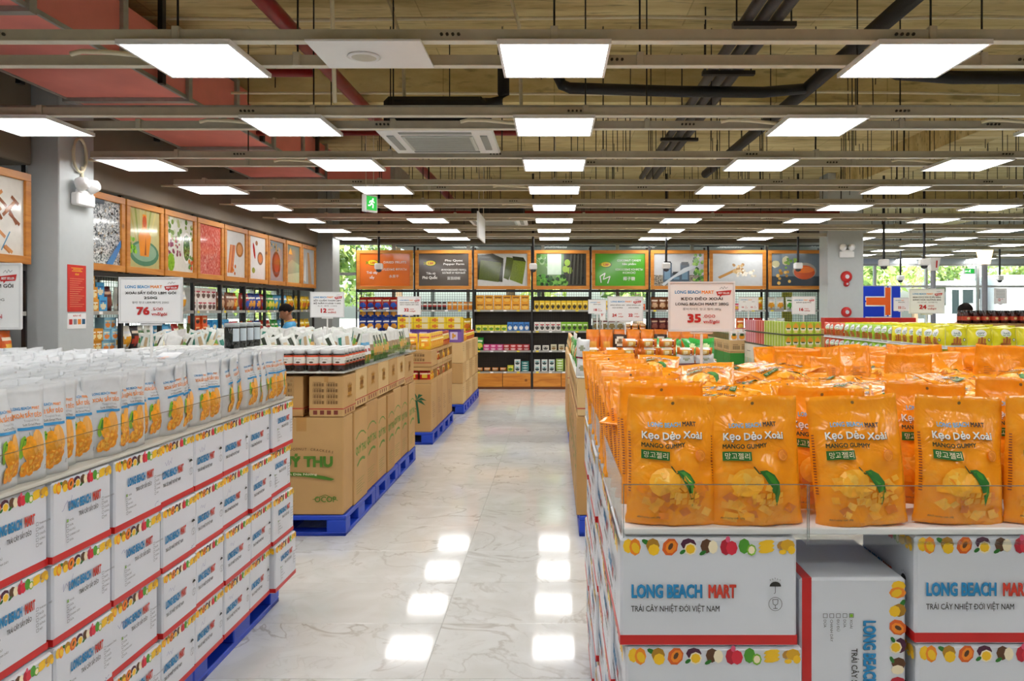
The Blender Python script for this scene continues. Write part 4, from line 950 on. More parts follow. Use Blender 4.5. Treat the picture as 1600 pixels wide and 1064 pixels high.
bc, pc = kraft(.59, .46, .200, lambda q, PF, PR, PL, w, d, h: (barcodes(q, PF, w * .06, h * .35, w * .86, h * .55, 3, 2), q.line(PF, [(0, h * .25), (w, h * .25)], .008, mat('#B43A2C', .6))))
for lv in range(2):
    for k in range(4):
        y = 9.54 + .475 * k; z = .737 + .204 * lv
        if lv == 1 and k == 0: thing('carton', bc, 'barcoded snack carton on the palm tree display, above an open tray', 'carton', (DX - .295, y, z), 0, 'snack trays', [('print', pc)]); continue
        thing('snack_tray', otr, 'open brown snack tray on the palm cartons, %s level, %s from the camera' % (['lower', 'upper'][lv], ORD[k + 1]), 'tray', (DX - .295, y, z), 0, 'snack trays')
        for q in range(4):
            if k == 0: thing('snack_bag', SNR, 'red snack bag in the open tray facing the camera, %s from the aisle' % nth(4 - q), 'bag', (DX - .52 + .145 * q, y - .19, z + .008), 0, 'red tray snacks')
        for q in range(3): thing('snack_bag', (SNR, SNY2, SNY2, SNR)[(k + q + lv) % 4], 'small snack bag in the side of the %s open tray, %s level, %s along' % (nth(k + 1), ['lower', 'upper'][lv], nth(q + 1)), 'bag', (DX - .05, y - .15 + .14 * q, z + .008), R(90), 'side tray snacks')
for k in range(4): thing('snack_bag', SNY, 'yellow mango snack bag facing the camera on the palm display, %s from the aisle' % ORD[k + 1], 'bag', (DX - .09 - .16 * k, 9.36, 1.148), (R(-5), 0, 0), 'yellow mango snacks')
for k in range(11): thing('snack_bag', SNY if k < 7 else bag(.14, .19, .06, 80 + k, redD, 'stand'), 'snack bag on the aisle edge of the palm display, %s behind the corner' % ORD[k + 1], 'bag', (DX - .05, 9.48 + .155 * k, 1.148), R(90) - .2, 'edge mango snacks')
b = MB().cbox(-.44, .44, -.8, .8, 0, .01, WB, .003)
# ---------------------------------------------------------------- display E: plain cartons with purple and yellow boxes
EX = -1.43
for lv in range(3):
    for k in range(5):
        b, p = kraft(.58, .468, .318, lambda q, PF, PR, PL, w, d, h: [q.line(PR, [(d * .1, h * (.8 - .1 * i)), (d * .35, h * (.8 - .1 * i))], .006, KPRINT) for i in range(3)], KRAFT if (k + lv) % 2 else KLIGHT)
        thing('carton', b, 'plain brown carton in the farthest aisle stack, %s level, %s along' % (['bottom', 'middle', 'top'][lv], ORD[k + 1]), 'carton', (EX - .29, 12.24 + .475 * k, .153 + .322 * lv), 0, 'plain brown cartons', [('print', p)])
b, p = kraft(.58, .468, .318)
for lv in range(3): thing('carton', b, 'plain brown carton next to the corner of the farthest stack, %s level' % ['bottom', 'middle', 'top'][lv], 'carton', (EX - .88, 12.24, .153 + .322 * lv), 0, 'plain brown cartons', [('print', p)])
pallets(EX - 1.0, 1.02, 11.99, .79, 3, 'under the farthest aisle stack')
purD = design('#7E5AA8', (ellf(.5, .5, .28, .34), '#D8C8E8'), (ellf(.45, .5, .14, .2), '#E2A23A'), (band(.8, 1), '#5B3A8A'))
ybD = design('#F3D62A', (band(.1, .85, .55, .92), '#EFE3B0'), (ellf(.3, .5, .16, .28), '#D9772A'), (band(.0, .08), '#D8B41A'))
PB1 = pbox(.23, .16, .20, '#7E5AA8', purD); YB1 = pbox(.25, .16, .095, '#F3D62A', ybD)
for k in range(4):
    for r in range(2): thing('snack_box', PB1, 'purple snack box on the farthest aisle stack, %s row, %s from the aisle' % (['front', 'second'][r], ORD[k + 1]), 'box', (EX - .14 - .24 * k, 12.10 + .17 * r, 1.122), 0, 'purple snack boxes')
    for lv in range(2): thing('snack_box', YB1, 'flat yellow box on top of the purple boxes, %s layer, %s from the aisle' % (['lower', 'upper'][lv], ORD[k + 1]), 'box', (EX - .14 - .255 * k, 12.14, 1.324 + .097 * lv), 0, 'flat yellow boxes')
for k in range(8): thing('snack_bag', SNY if k < 2 else SNR, 'upright snack bag on the aisle edge behind the purple boxes, %s along' % ORD[k + 1], 'bag', (EX - .06, 12.45 + .22 * k, 1.122), R(90) - .3, 'far edge snacks')

# ---------------------------------------------------------------- display F: brown cartons and cake packs right of the aisle
FX = .161
for k in range(7):
    b, p = kraft(.56, .40, .715, quy_side, KRAFT if k % 2 else KRAFT2)
    thing('carton', b, 'tall brown carton right of the aisle, %s from the camera behind the gummy display' % ORD[k + 1], 'carton', (FX + .28, 5.76 + .405 * k, .153), 0, 'brown cartons right of the aisle', [('print', p)])
    b, p = kraft(.56, .40, .27, logo_up, KLIGHT)
    thing('carton', b, 'small brown carton on the tall ones right of the aisle, %s from the camera' % ORD[k + 1], 'carton', (FX + .285, 5.76 + .405 * k, .872), 0, 'brown cartons right of the aisle', [('print', p)])
for c in range(1, 2):
    b, p = kraft(.56, .40, .715, quy_side); thing('carton', b, 'tall brown carton hidden behind the orange gummy bags', 'carton', (FX + .28 + .57 * c, 5.76, .153), 0, 'brown cartons right of the aisle', [('print', p)])
    b, p = kraft(.56, .40, .27, logo_up); thing('carton', b, 'small brown carton hidden behind the orange gummy bags', 'carton', (FX + .285 + .57 * c, 5.76, .872), 0, 'brown cartons right of the aisle', [('print', p)])
pallets(FX + .02, 1.0, 5.55, .94, 3, 'under the brown cartons right of the aisle')
FZ = 1.146
thing('display_tray', MB().cbox(FX, FX + 1.12, 5.56, 8.4, FZ, FZ + .01, WB, .003), 'white tray board under the wrapped cakes', 'tray')
FZ += .011
cakeD = design('#E07A24', (band(.12, .9, .22, .72), '#D9A03A'), (band(.75, .95, .2, .75), '#F2EDE4'), (band(.1, .9, .74, .86), '#F0E9E2'), (band(.2, .8, .78, .82), '#A33A22'), (ellf(.45, .4, .16, .25), '#F0D9A0'))
silD = design('#D9DBDC', (band(.0, .12), '#8A2038'), (ellf(.5, .55, .25, .12), '#9A9F86'), (band(.66, .72, .3, .7), '#B8BCC0'))
CAKE = bag(.125, .062, .08, 71, cakeD, 'pillow', 12, 8, .005, .22); SILV = bag(.135, .08, .07, 72, silD, 'pillow', 10, 8, .006, .2); SILT = bag(.10, .145, .06, 73, silD, 'pillow', 8, 10, .006, .2)
rg = random.Random(31)
for c, n in enumerate((3, 3, 4, 4, 4, 3, 3)):
    for l in range(n):
        x = FX + .12 + .138 * c
        thing('cake_pack', SILV if l == 0 or (c in (0, 5, 6) and l == 1) else CAKE, 'wrapped cake pack, level %s of the %s stack from the aisle behind the gummy bags' % (('one', 'two', 'three', 'four')[l], ORD[c + 1]), 'cake pack', (x + rg.uniform(-.008, .008), 5.66 + rg.uniform(-.01, .01), FZ + .064 * l + (.016 if l > 0 else 0)), (0, rg.uniform(-.04, .04), rg.uniform(-.1, .1)), 'wrapped cakes')
        if l < n - 1: thing('cake_pack', CAKE, 'wrapped cake pack behind the %s front stack, level %s' % (nth(c + 1), ('one', 'two', 'three', 'four')[l]), 'cake pack', (x + rg.uniform(-.008, .008), 5.78, FZ + .064 * l), (0, 0, rg.uniform(-.1, .1)), 'wrapped cakes, second row')
for l in range(2): thing('silver_pack', SILT, 'silver pack standing at the aisle corner of the cake display, %s one' % ['lower', 'upper'][l], 'pack', (FX + .045, 5.62, FZ - .02 + .145 * l), (0, .06, R(-20)), 'silver corner packs')
orgP = design('#E8781E', (ellf(.5, .35, .3, .2), '#F5B04A'), (band(.75, 1), '#F08A2A')); brnP = design('#3E2A20', (ellf(.5, .5, .34, .24), '#E8DCC8'), (ellf(.5, .48, .2, .12), '#7A5A3A'), (band(.85, 1), '#E07A24'))
grnP = design('#2F9A3A', (ellf(.5, .45, .3, .25), '#D8E8B0'), (band(.8, 1), '#3FB04A')); OP = bag(.11, .20, .06, 75, orgP, 'stand'); BP = bag(.11, .20, .06, 76, brnP, 'stand'); GP = bag(.13, .20, .06, 77, grnP, 'stand'); WP = bag(.12, .2, .06, 78, snD, 'stand')
for c in range(9): thing('snack_pouch', (OP, OP, BP, OP, OP, BP, OP, OP, OP)[c], '%s pouch in the row behind the wrapped cakes, %s from the aisle' % (('orange', 'orange', 'brown', 'orange', 'orange', 'brown', 'orange', 'orange', 'orange')[c], ORD[c + 1]), 'pouch', (FX + .16 + .112 * c, 6.35, FZ + .12), (R(-6), 0, rg.uniform(-.1, .1)), 'orange and brown pouches')
b, p = kraft(1.05, .3, .118); thing('carton', b, 'low carton lifting the orange and brown pouches', 'carton', (FX + .57, 6.38, FZ), 0, 'low lifting cartons', [('print', p)])
for c in range(6): thing('snack_pouch', GP, 'crumpled green pouch near the pole of the 35.000 board, %s along' % ORD[c + 1], 'pouch', (FX + .66 + .075 * c, 6.05, FZ + .10), (R(-40), rg.uniform(-.3, .3), rg.uniform(-.6, .6)), 'green pouches')
b, p = kraft(.5, .24, .10); thing('carton', b, 'low carton lifting the green pouches', 'carton', (FX + .85, 6.08, FZ), 0, 'low lifting cartons', [('print', p)])
thing('silver_pack', bag(.11, .19, .05, 79, silD, 'pillow', 8, 10, .006, .2), 'silver pack leaning beside the pole of the 35.000 board', 'pack', (FX + 1.03, 5.7, FZ + .03), (R(-10), R(-42), 0), None)
for k in range(20): thing('snack_pouch', (OP, GP, WP, SN[0])[rg.randrange(4)], 'mixed bright pouch on the aisle edge right of the aisle, %s from the camera' % ORD[k + 1], 'pouch', (FX + .05, 5.76 + .13 * k, FZ), (0, rg.uniform(-.12, .12), R(-90) + rg.uniform(-.4, .4)), 'aisle edge pouches')
# ---------------------------------------------------------------- display G: farther stack right of the aisle
for k in range(4):
    b, p = kraft(.56, .44, .58, palm, KRAFT2); thing('carton', b, 'brown carton in the second stack right of the aisle, %s from the camera' % ORD[k + 1], 'carton', (FX + .28, 9.53 + .45 * k, .153), 0, 'far right-aisle cartons', [('print', p)])
    b, p = kraft(.56, .44, .36, logo_up, KLIGHT); thing('carton', b, 'small brown carton on the second stack right of the aisle, %s from the camera' % ORD[k + 1], 'carton', (FX + .28, 9.53 + .45 * k, .737), 0, 'far right-aisle cartons', [('print', p)])
pallets(FX + .02, 1.0, 9.30, .9, 2, 'under the second stack right of the aisle')
for k in range(11): thing('snack_pouch', (OP, WP, SNY)[k % 3], 'bright pouch on the second stack right of the aisle, %s along' % ORD[k + 1], 'pouch', (FX + .06, 9.4 + .165 * k, 1.1), (0, 0, R(-90) + .3), 'far aisle edge pouches')

# ---------------------------------------------------------------- display H: cartons and jars by the juice boxes
HX = 2.12
for k in range(4):
    b, p = kraft(.40, .36, .50, logo_up, KLIGHT)
    thing('carton', b, 'brown carton at the base of the fruit jar stack, %s from the camera' % ORD[k + 1], 'carton', (HX + .2, 9.44 + .37 * k, .002), 0, 'fruit jar stack', [('print', p)])
    def gr(q, PF, PR, PL, w, d, h):
        q.rect(PF, 0, h * .70, w, h * .98, GRN); q.rect(PL, 0, h * .70, d, h * .98, GRN); q.rect(PF, 0, 0, w, h * .66, mat('#D8A832', .5)); q.ell(PF, w * .72, h * .5, w * .22, h * .30, RED, 0, 14); q.rect(PL, d * .1, h * .1, d * .9, h * .6, mat('#C23A20', .5))
        q.text(PF, 'Socola', w * .72, h * .46, h * .1, CRM, 'C', .02, w * .3)
    b, p = kraft(.40, .36, .62, gr); thing('carton', b, 'yellow and green carton with a red disc, %s from the camera' % ORD[k + 1], 'carton', (HX + .2, 9.44 + .37 * k, .504), 0, 'fruit jar stack', [('print', p)])
    b, p = kraft(.40, .36, .14, lambda q, PF, PR, PL, w, d, h: (barcodes(q, PF, w * .08, h * .2, w * .8, h * .6, 3, 1), barcodes(q, PL, d * .08, h * .2, d * .8, h * .6, 3, 1)), KLIGHT)
    thing('carton', b, 'flat barcoded carton under the fruit jars, %s from the camera' % ORD[k + 1], 'carton', (HX + .2, 9.44 + .37 * k, 1.126), 0, 'fruit jar stack', [('print', p)])
FJ = pbox(.085, .08, .10, '#EFEDE4', design('#F0EEE6', (ellf(.5, .4, .4, .35), '#F0A82A'), (ellf(.5, .65, .25, .2), '#2F5A2A'), (band(.85, 1), '#F2F2F0')))
FJ2 = pbox(.085, .08, .10, '#5C6A3A', design('#5C6A3A', (ellf(.5, .4, .4, .35), '#8A6A2A'), (band(.85, 1), '#D2D2C0')))
for c in range(4): thing('fruit_cup', FJ, 'white and orange fruit pack facing the camera, %s from the aisle side' % ORD[c + 1], 'pack', (HX + .05 + .095 * c, 9.31, 1.268), 0, 'fruit packs')
for c in range(14): thing('fruit_cup', FJ2, 'dark fruit pack along the side of the fruit stack, %s from the camera' % ORD[c + 1], 'pack', (HX + .05, 9.41 + .098 * c, 1.268), R(-90), 'side fruit packs')
# display K: red packs seen over the fruit packs
for c in range(5):
    b, p = kraft(.32, .5, 1.1, logo_up, KLIGHT); thing('carton', b, 'tall carton under the red cookie packs far behind the fruit stack, %s along' % ORD[c + 1], 'carton', (2.75 + .33 * c, 12.1, .002), 0, 'red cookie stack', [('print', p)])
redC = pbox(.14, .1, .12, '#C82A20', design('#C82A20', (band(.55, .9), '#F0EDE6'), (ellf(.5, .35, .3, .25), '#E8C03A')))
for c in range(9):
    for l in range(2): thing('cookie_pack', redC, 'red and white cookie pack far behind the fruit stack, %s layer, %s along' % (['lower', 'upper'][l], nth(c + 1)), 'pack', (2.70 + .15 * c, 11.95, 1.104 + .122 * l), 0, 'red cookie packs, layer %d' % l)
# ---------------------------------------------------------------- display I: stick biscuit boxes
IX, IY = 2.29, 7.62
def pk(q, PF, PR, PL, w, d, h):
    G = mat('#6E8F1E', .5)
    q.rect(PF, 0, 0, w, h, CRM); q.rect(PL, 0, 0, d, h, mat('#E6E2D2', .5))
    q.text(PF, 'Pocky', w * .28, h * .48, h * .17, G, 'L', .05, w * .52, rot=-.06); q.ell(PF, w * .88, h * .46, .035, .035, G, 0, 12); q.text(PF, 'MATCHA', w * .36, h * .30, h * .06, G, bold=.02, w=w * .34)
    for k in range(4): q.line(PF, [(w * (.04 + .02 * k), h * .15), (w * (.10 + .025 * k), h * .62)], .012, LGRN)
    q.line(PF, [(w * .45, h * .88), (w * .95, h * .88)], .005, GREY); q.text(PF, 'glico', w * .06, h * .85, h * .06, G)
    for k in range(7): q.line(PL, [(d * (.15 + .11 * k), h * .12), (d * (.10 + .11 * k), h * .6)], .014, (LGRN, CB, LGRN, MAG)[k % 4])
    q.line(PL, [(d * .3, h * .8), (d * .7, h * .8)], .006, INK)
for k in range(4):
    for l in range(3):
        b, p = kraft(.40, .40, .41, pk, mat('#DDD8C6', .55)); lab = 'cream carton with stick biscuit print, %s from the camera, %s level' % (ORD[k + 1], ['bottom', 'middle', 'top'][l])
        thing('carton', b, lab, 'carton', (IX + .2, IY + .2 + .405 * k, .002 + .413 * l), 0, 'stick biscuit cartons', [('print', p)])
b, p = kraft(.40, .40, .41, pk, mat('#DDD8C6', .55)); thing('carton', b, 'cream stick biscuit carton next to the corner stack, half hidden by cracker packs', 'carton', (IX + .61, IY + .2, .828), 0, 'stick biscuit cartons', [('print', p)])
IZ = 1.243
gD = design('#B7D23A', (ellf(.5, .62, .36, .26), '#F0A83A'), (band(.34, .5, .1, .9), '#F4F4E4'), (band(.37, .47, .2, .8), '#2E5A2A'), (ellf(.5, .2, .25, .12), '#E8D88A'))
rD = design('#D8453A', (ellf(.5, .62, .36, .26), '#F0A03A'), (band(.34, .5, .1, .9), '#F6DADA')); pD = design('#E07A8A', (ellf(.5, .62, .36, .26), '#F6C0C8'), (band(.34, .5, .1, .9), '#B02A40'))
GPK = [pbox(.068, .026, .122, b_, d_) for b_, d_ in (('#B7D23A', gD), ('#D8453A', rD), ('#E07A8A', pD), ('#E6EDB8', gD), ('#F0B0A0', rD), ('#F6D0D4', pD))]
stS = MB(); 
def shelf_tray(nm, x, y, w, d, z, lab):
    thing('counter_tray', MB().cbox(x, x + w, y, y + d, z, z + .012, mat('#3F4A30', .5), .002), lab, 'tray')
for l in range(2):
    z = IZ + .139 * l; shelf_tray('t', IX, IY + .01, .40, 1.62, z, 'dark green tray under the %s layer of stick biscuit boxes' % ['lower', 'upper'][l])
    for c in range(5): thing('biscuit_box', GPK[0], 'green stick biscuit box facing the camera, %s layer, %s from the corner' % (['lower', 'upper'][l], ORD[c + 1]), 'box', (IX + .04 + .073 * c, IY + .035, z + .013), 0, 'green stick biscuit boxes')
    for c in range(46):
        v = 0 if c < 22 else (1 if c < 32 else 2); y = IY + .07 + .0335 * c
        for f in range(1): thing('biscuit_box', GPK[v + (3 if c % 3 == 0 else 0)], '%s stick biscuit box seen edge on, %s layer, %s behind the corner' % (('green', 'red', 'pink')[v], ['lower', 'upper'][l], nth(c + 1)), 'box', (IX + .04 + .073 * f, y, z + .013), 0, '%s edge-on biscuit boxes, layer %d' % (('green', 'red', 'pink')[v], l))
    for c in range(4):
        thing('biscuit_box', GPK[0], 'green stick biscuit box in the second row, %s layer, %s from the corner' % (['lower', 'upper'][l], nth(c + 1)), 'box', (IX + .113 + .073 * c, IY + .07, z + .013), 0, 'second row biscuit boxes, layer %d' % l)
# ---------------------------------------------------------------- display J: yellow coconut cracker packs
JX, JY = 2.52, 5.0
for k in range(6):
    for c in range(2):
        for l in range(3):
            if c and k: continue
            b, p = kraft(.36, .365, .41, lambda q, PF, PR, PL, w, d, h: (q.text(PL, 'COCO', d * .5, h * .6, h * .06, mat('#7A3A20', .6), 'C', 0, d * .3), q.line(PL, [(d * .2, h * .2), (d * .8, h * .2)], .012, GPR)), mat('#A08A6C', .6) if l % 2 else KRAFT2)
            thing('carton', b, 'brown carton under the cracker packs, %s from the camera, %s level%s' % (ORD[k + 1], ['bottom', 'middle', 'top'][l], ', second file' if c else ''), 'carton', (JX + .18 + .37 * c, JY + .19 + .37 * k, .002 + .412 * l), 0, 'cracker cartons', [('print', p)])
JZ = 1.243
def cracker(base, seed):
    d = design(base, (band(.0, .07), '#E8EAEA'))
    m, P, PB = pouch(.160, .132, .055, seed, 10, 9, 'pillow', .006, col=lambda u, v, s: mat(d(u, v), .25, var=.05, scale=40)); q = MB()
    q.ell(P, 0, .094, .036, .026, mat('#F0F2EC', .35), 0, 14, 2); q.text(P, 'COCO', 0, .088, .013, mat('#1E6A5A', .4), 'C', .04, .05); q.rect(P, -.024, .077, .024, .082, LGRN, 4, 1)
    bis = mat('#C9782A', .5); 
    for k in range(3): q.rect(P, -.024 + .018 * k, .022, -.009 + .018 * k, .062 + .008 * (k % 2), bis if k != 1 else mat('#B5651E', .5), 1, 3)
    q.rect(P, -.034, .018, .034, .03, mat('#B5651E', .5), 4, 1); q.ell(P, .050, .052, .011, .011, mat('#1E5A3A', .4), 0, 10); q.ell(P, .050, .052, .007, .007, CRM, 0, 8)
    return m.mesh('cracker_pack', True), q.mesh('print')
CRK = [cracker('#E3DC22', 91), cracker('#E9DF2E', 92)]; CRG = cracker('#9BCB2E', 93); CRR = cracker('#CF4A26', 94)
for l in range(2):
    z = JZ + .003 + .140 * l
    thing('counter_tray', MB().cbox(JX, JX + .75, JY, JY + 2.2, z, z + .005, WPL, .002), 'thin white sheet under the %s layer of cracker packs' % ['lower', 'upper'][l], 'tray')
    for c in range(4): thing('cracker_pack', CRK[c % 2][0], 'yellow coconut cracker pack facing the camera, %s layer, %s from the corner' % (['lower', 'upper'][l], ORD[c + 1]), 'pack', (JX + .11 + .162 * c, JY + .04, z + .006), (R(-3), 0, 0), 'front cracker packs', [('print', CRK[c % 2][1])])
    y = JY + .1; k = 0
    while y < JY + 2.15:
        v = CRK[k % 2] if y < JY + .72 else (CRG if y < JY + 1.76 else CRR); nm = 'yellow' if y < JY + .72 else ('green' if y < JY + 1.76 else 'red')
        k += 1; thing('cracker_pack', v[0], '%s cracker pack on the side of the cracker display, %s layer, %s from the corner' % (nm, ['lower', 'upper'][l], ORD[k]), 'pack', (JX + .035, y, z + .006), (0, 0, R(-90) + rg.uniform(.0, .45)), 'side cracker packs', [('print', v[1])]); y += .112 if nm != 'green' else .125
for r in range(8):
    for c in range(4): thing('cracker_pack', CRK[0][0], 'yellow cracker pack inside the cracker display, %s row back, %s from the side' % (nth(r + 1), nth(c + 1)), 'pack', (JX + .16 + .165 * c, JY + .2 + .24 * r, JZ + .15 + rg.uniform(0, .008)), (R(rg.uniform(-12, 12)), 0, rg.uniform(-.2, .2)), 'inner cracker packs')
for c in range(6): thing('red_snack_box', pbox(.16, .12, .12, '#C8281E', design('#C8281E', (band(.4, .6), '#F0C840'))), 'red snack box in the row behind the green cracker packs, %s from the column side' % ORD[c + 1], 'box', (3.0 + .165 * c, 8.35, 1.43), 0, 'red snack boxes')
for c in range(3):
    b, p = kraft(.36, .36, 1.425); thing('carton', b, 'tall brown carton under the red snack boxes, %s along' % ORD[c + 1], 'carton', (3.05 + .37 * c, 8.4, .002), 0, 'tall hidden cartons', [('print', p)])
# ---------------------------------------------------------------- display L: dark red jars on the far right
RJ = MB().lathe([(.040, 0), (.044, .006), (.044, .03), (.044, .075), (.044, .095), (.034, .112), (.034, .135)], None, 12, mats=[mat('#3A1612', .2)] * 2 + [mat('#A8321E', .4), mat('#3A1612', .2), mat('#3A1612', .2), mat('#1A1412', .3)]).mesh('red_jar', True)
rlab = MB().lathe([(.0446, .032), (.0446, .07)], mat('#C4462A', .4), 12); rlab.ell(lambda a, b, d=0: Vector(((.0448 + d) * math.sin(a), -(.0448 + d) * math.cos(a), b)), 0, .052, .4, .014, mat('#E8C88A', .5), 0, 8); rlab = rlab.mesh('label')
for c in range(11):
    for r in range(2): thing('red_jar', RJ, 'dark jar with red label on the far counter, %s row, %s along' % (['front', 'back'][r], nth(c + 1)), 'jar', (4.32 + .098 * c, 8.05 + .1 * r, 1.495), 0, 'dark red jars, row %d' % r, [('label', rlab)])
for k in range(3):
    b, p = kraft(.38, .42, 1.49, None, KRAFT2); thing('carton', b, 'tall brown carton under the dark red jars, %s along' % ORD[k + 1], 'carton', (4.46 + .385 * k, 8.15, .002), 0, 'jar counter cartons', [('print', p)])
# ================================================================ shelving with framed pictures
SHZ = [1.62, 1.19, .79, .36]
SHB = mat('#3A2E28', .5); RAILM = mat('#A8A8A4', .35, .3); YTAG = mat('#E8D23A', .4)
def wire(w, h, st=.05):
    m = MB(); r = .0022; x = 0
    while x <= w + .001: m.box(x - r, x + r, -r, r, 0, h, BLK); x += st
    z = 0
    while z <= h + .001: m.box(0, w, -2 * r, 0, z - r, z + r, BLK); z += st
    return m.mesh('wire_mesh')
SHC = {}
def shelf_unit(ox, oy, rot, W, label, dark=0):
    if W not in SHC:
        D = .42
        rail = MB().box(.02, W - .02, -.006, 0, -.034, .004, RAILM)
        for k in range(int(W / .28)): rail.box(.08 + .27 * k, .14 + .27 * k, -.0075, -.006, -.03, .0, PAPER if k % 3 else YTAG)
        SHC[W] = dict(front=MB().box(0, .02, 0, .04, 0, 2.92, BLK).mesh('post'), rear=MB().box(0, .02, D - .03, D, 0, 2.92, BLK).mesh('post'),
                      shelf=MB().box(.02, W - .02, 0, D - .03, -.03, 0, SHB).mesh('shelf'), rail=rail.mesh('price_rail'), wire=wire(W - .04, 1.66),
                      drawer=MB().cbox(.005, (W - .05) / 2 - .002, -.012, .01, .05, .325, WOOD2, .004).mesh('drawer'), body=MB().box(.02, W - .02, .01, D - .03, .0, .328, BLK).mesh('b'),
                      kick=MB().box(.02, W - .02, -.004, .01, 0, .045, mat('#6A3A18', .4)).mesh('kick_board'), top=MB().box(.02, W - .02, 0, .05, 1.985, 2.035, BLK).mesh('head_bar'))
    s = SHC[W]
    t = thing('shelf_unit', s['body'], label, 'shelf', (ox, oy, 0), rot, 'shelf units under the pictures')
    for x in (0, W - .02): obj('post', s['front'], t, (x, 0, 0)); obj('post', s['rear'], t, (x, 0, 0))
    for z in SHZ:
        sh = obj('shelf', s['shelf'], t, (0, 0, z)); obj('price_rail', s['rail'], sh)
    for x in (.022, W / 2 + .001): obj('drawer', s['drawer'], t, (x, 0, 0))
    obj('kick_board', s['kick'], t); obj('head_bar', s['top'], t)
    obj('wire_mesh', s['wire'], t, (.02, .39, .345))
    if dark: obj('back_panel', MB().box(.02, W - .02, .392, .40, .33, dark, mat('#3A352E', .35, var=.25, scale=3)), t)
    return t
def picture_frame(ox, oy, rot, W, H, z, art, label):
    b = .07; m = MB()
    m.cbox(0, W, -.045, 0, 0, b, WOOD, .004); m.cbox(0, W, -.045, 0, H - b, H, WOOD, .004); m.cbox(0, b, -.045, 0, b, H - b, WOOD, .004); m.cbox(W - b, W, -.045, 0, b, H - b, WOOD, .004)
    t = thing('framed_picture', m, label, 'framed picture', (ox, oy, z), rot, 'framed pictures above the shelves')
    q = MB(); w, h = W - 2 * b, H - 2 * b; P = plane((b, -.022, b), (1, 0, 0), (0, 0, 1)); bg = art(q, P, w, h)
    obj('picture', MB().box(b - .01, W - b + .01, -.022, -.004, b - .01, H - b + .01, bg), t)
    obj('picture_print', q, t)
    return t
def gloss(h, **k): return mat(h, .12, coat=.6, **k)
def speck(name, stops, scale, stretch=(1, 1, 1)):
    m, nt, b = nodes_mat(name); tc = nt.nodes.new('ShaderNodeTexCoord'); mp = nt.nodes.new('ShaderNodeMapping'); mp.inputs['Scale'].default_value = stretch
    nt.links.new(tc.outputs['Object'], mp.inputs[0]); n = nt.nodes.new('ShaderNodeTexNoise'); n.inputs['Scale'].default_value = scale; n.inputs['Detail'].default_value = 3; nt.links.new(mp.outputs[0], n.inputs['Vector'])
    r = ramp(nt, stops); nt.links.new(n.outputs['Fac'], r.inputs[0]); nt.links.new(r.outputs[0], b.inputs['Base Color']); b.inputs['Roughness'].default_value = .1; b.inputs['Coat Weight'].default_value = .5; return m
rp = random.Random(3)
def blobs(q, P, w, h, n, cols, r0, r1, box=(0, 0, 1, 1), asp=1, rot=None):
    for k in range(n):
        r = rp.uniform(r0, r1); a = rp.uniform(box[0], box[2]) * w; b = rp.uniform(box[1], box[3]) * h; a = max(r, min(w - r, a)); b = max(r, min(h - r, b))
        q.ell(P, a, b, r, r * asp, gloss(rp.choice(cols)), rp.uniform(0, 3) if rot is None else rot, 7)
def a_sticks(q, P, w, h):
    for k in range(26):
        a, b = rp.uniform(.1, .8) * w, rp.uniform(.08, .85) * h; L = rp.uniform(.1, .16); an = rp.choice((-.9, -.6, .7)); q.line(P, [(a, b), (max(.02, min(w - .02, a + L * math.cos(an))), max(.02, min(h - .02, b + L * math.sin(an))))], .03, gloss(rp.choice(('#B0703A', '#D8A878', '#8C4A22', '#E2C4A0', '#C88A58'))))
    q.line(P, [(w * .6, h * .05), (w * .75, h * .3)], .012, gloss('#4A8AB0')); return gloss('#DCD8D0')
def a_fish(q, P, w, h):
    blobs(q, P, w, h, 240, ['#23262A', '#C9CDD0', '#8A9096', '#E6E8E8', '#5A6068', '#B8A890'], .006, .016, (0, 0, .96, .92)); q.poly(P, [(w * .55, 0), (w * .75, 0), (w, h * .3), (w, h * .42)], gloss('#3F7FC0')); q.rect(P, 0, h * .93, w * .5, h, gloss('#55606A')); return speck('anchovy', [(.35, '#3A4048'), (.5, '#AEB4B8'), (.62, '#E8EAEA')], 60)
def a_papaya(q, P, w, h):
    for k in range(6): q.poly(P, [(w * (.0 + .17 * k), h), (w * (.06 + .17 * k), h), (w * (.3 + .06 * k), h * .3), (w * (.27 + .06 * k), h * .3)], gloss(('#B7A860', '#8E9A50', '#C8BC7A')[k % 3]))
    q.ell(P, w * .5, h * .25, w * .48, h * .22, gloss('#4F7F62'), 0, 20); q.ell(P, w * .5, h * .27, w * .40, h * .16, gloss('#86A88C'), 0, 18)
    q.poly(P, [(w * .36, h * .2), (w * .64, h * .2), (w * .72, h * .55), (w * .58, h * .68), (w * .56, h * .92), (w * .44, h * .92), (w * .42, h * .68), (w * .3, h * .55)], gloss('#E08A2A')); q.ell(P, w * .5, h * .8, w * .07, h * .1, gloss('#C0562A'), 0, 10)
    q.poly(P, [(w * .5, h * .22), (w * .56, h * .22), (w * .54, h * .55)], gloss('#8A4A1A')); blobs(q, P, w, h, 12, ['#6FB030', '#8FCB3A', '#4E8A28'], .015, .03, (.02, .25, .26, .5)); return gloss('#B9B27A')
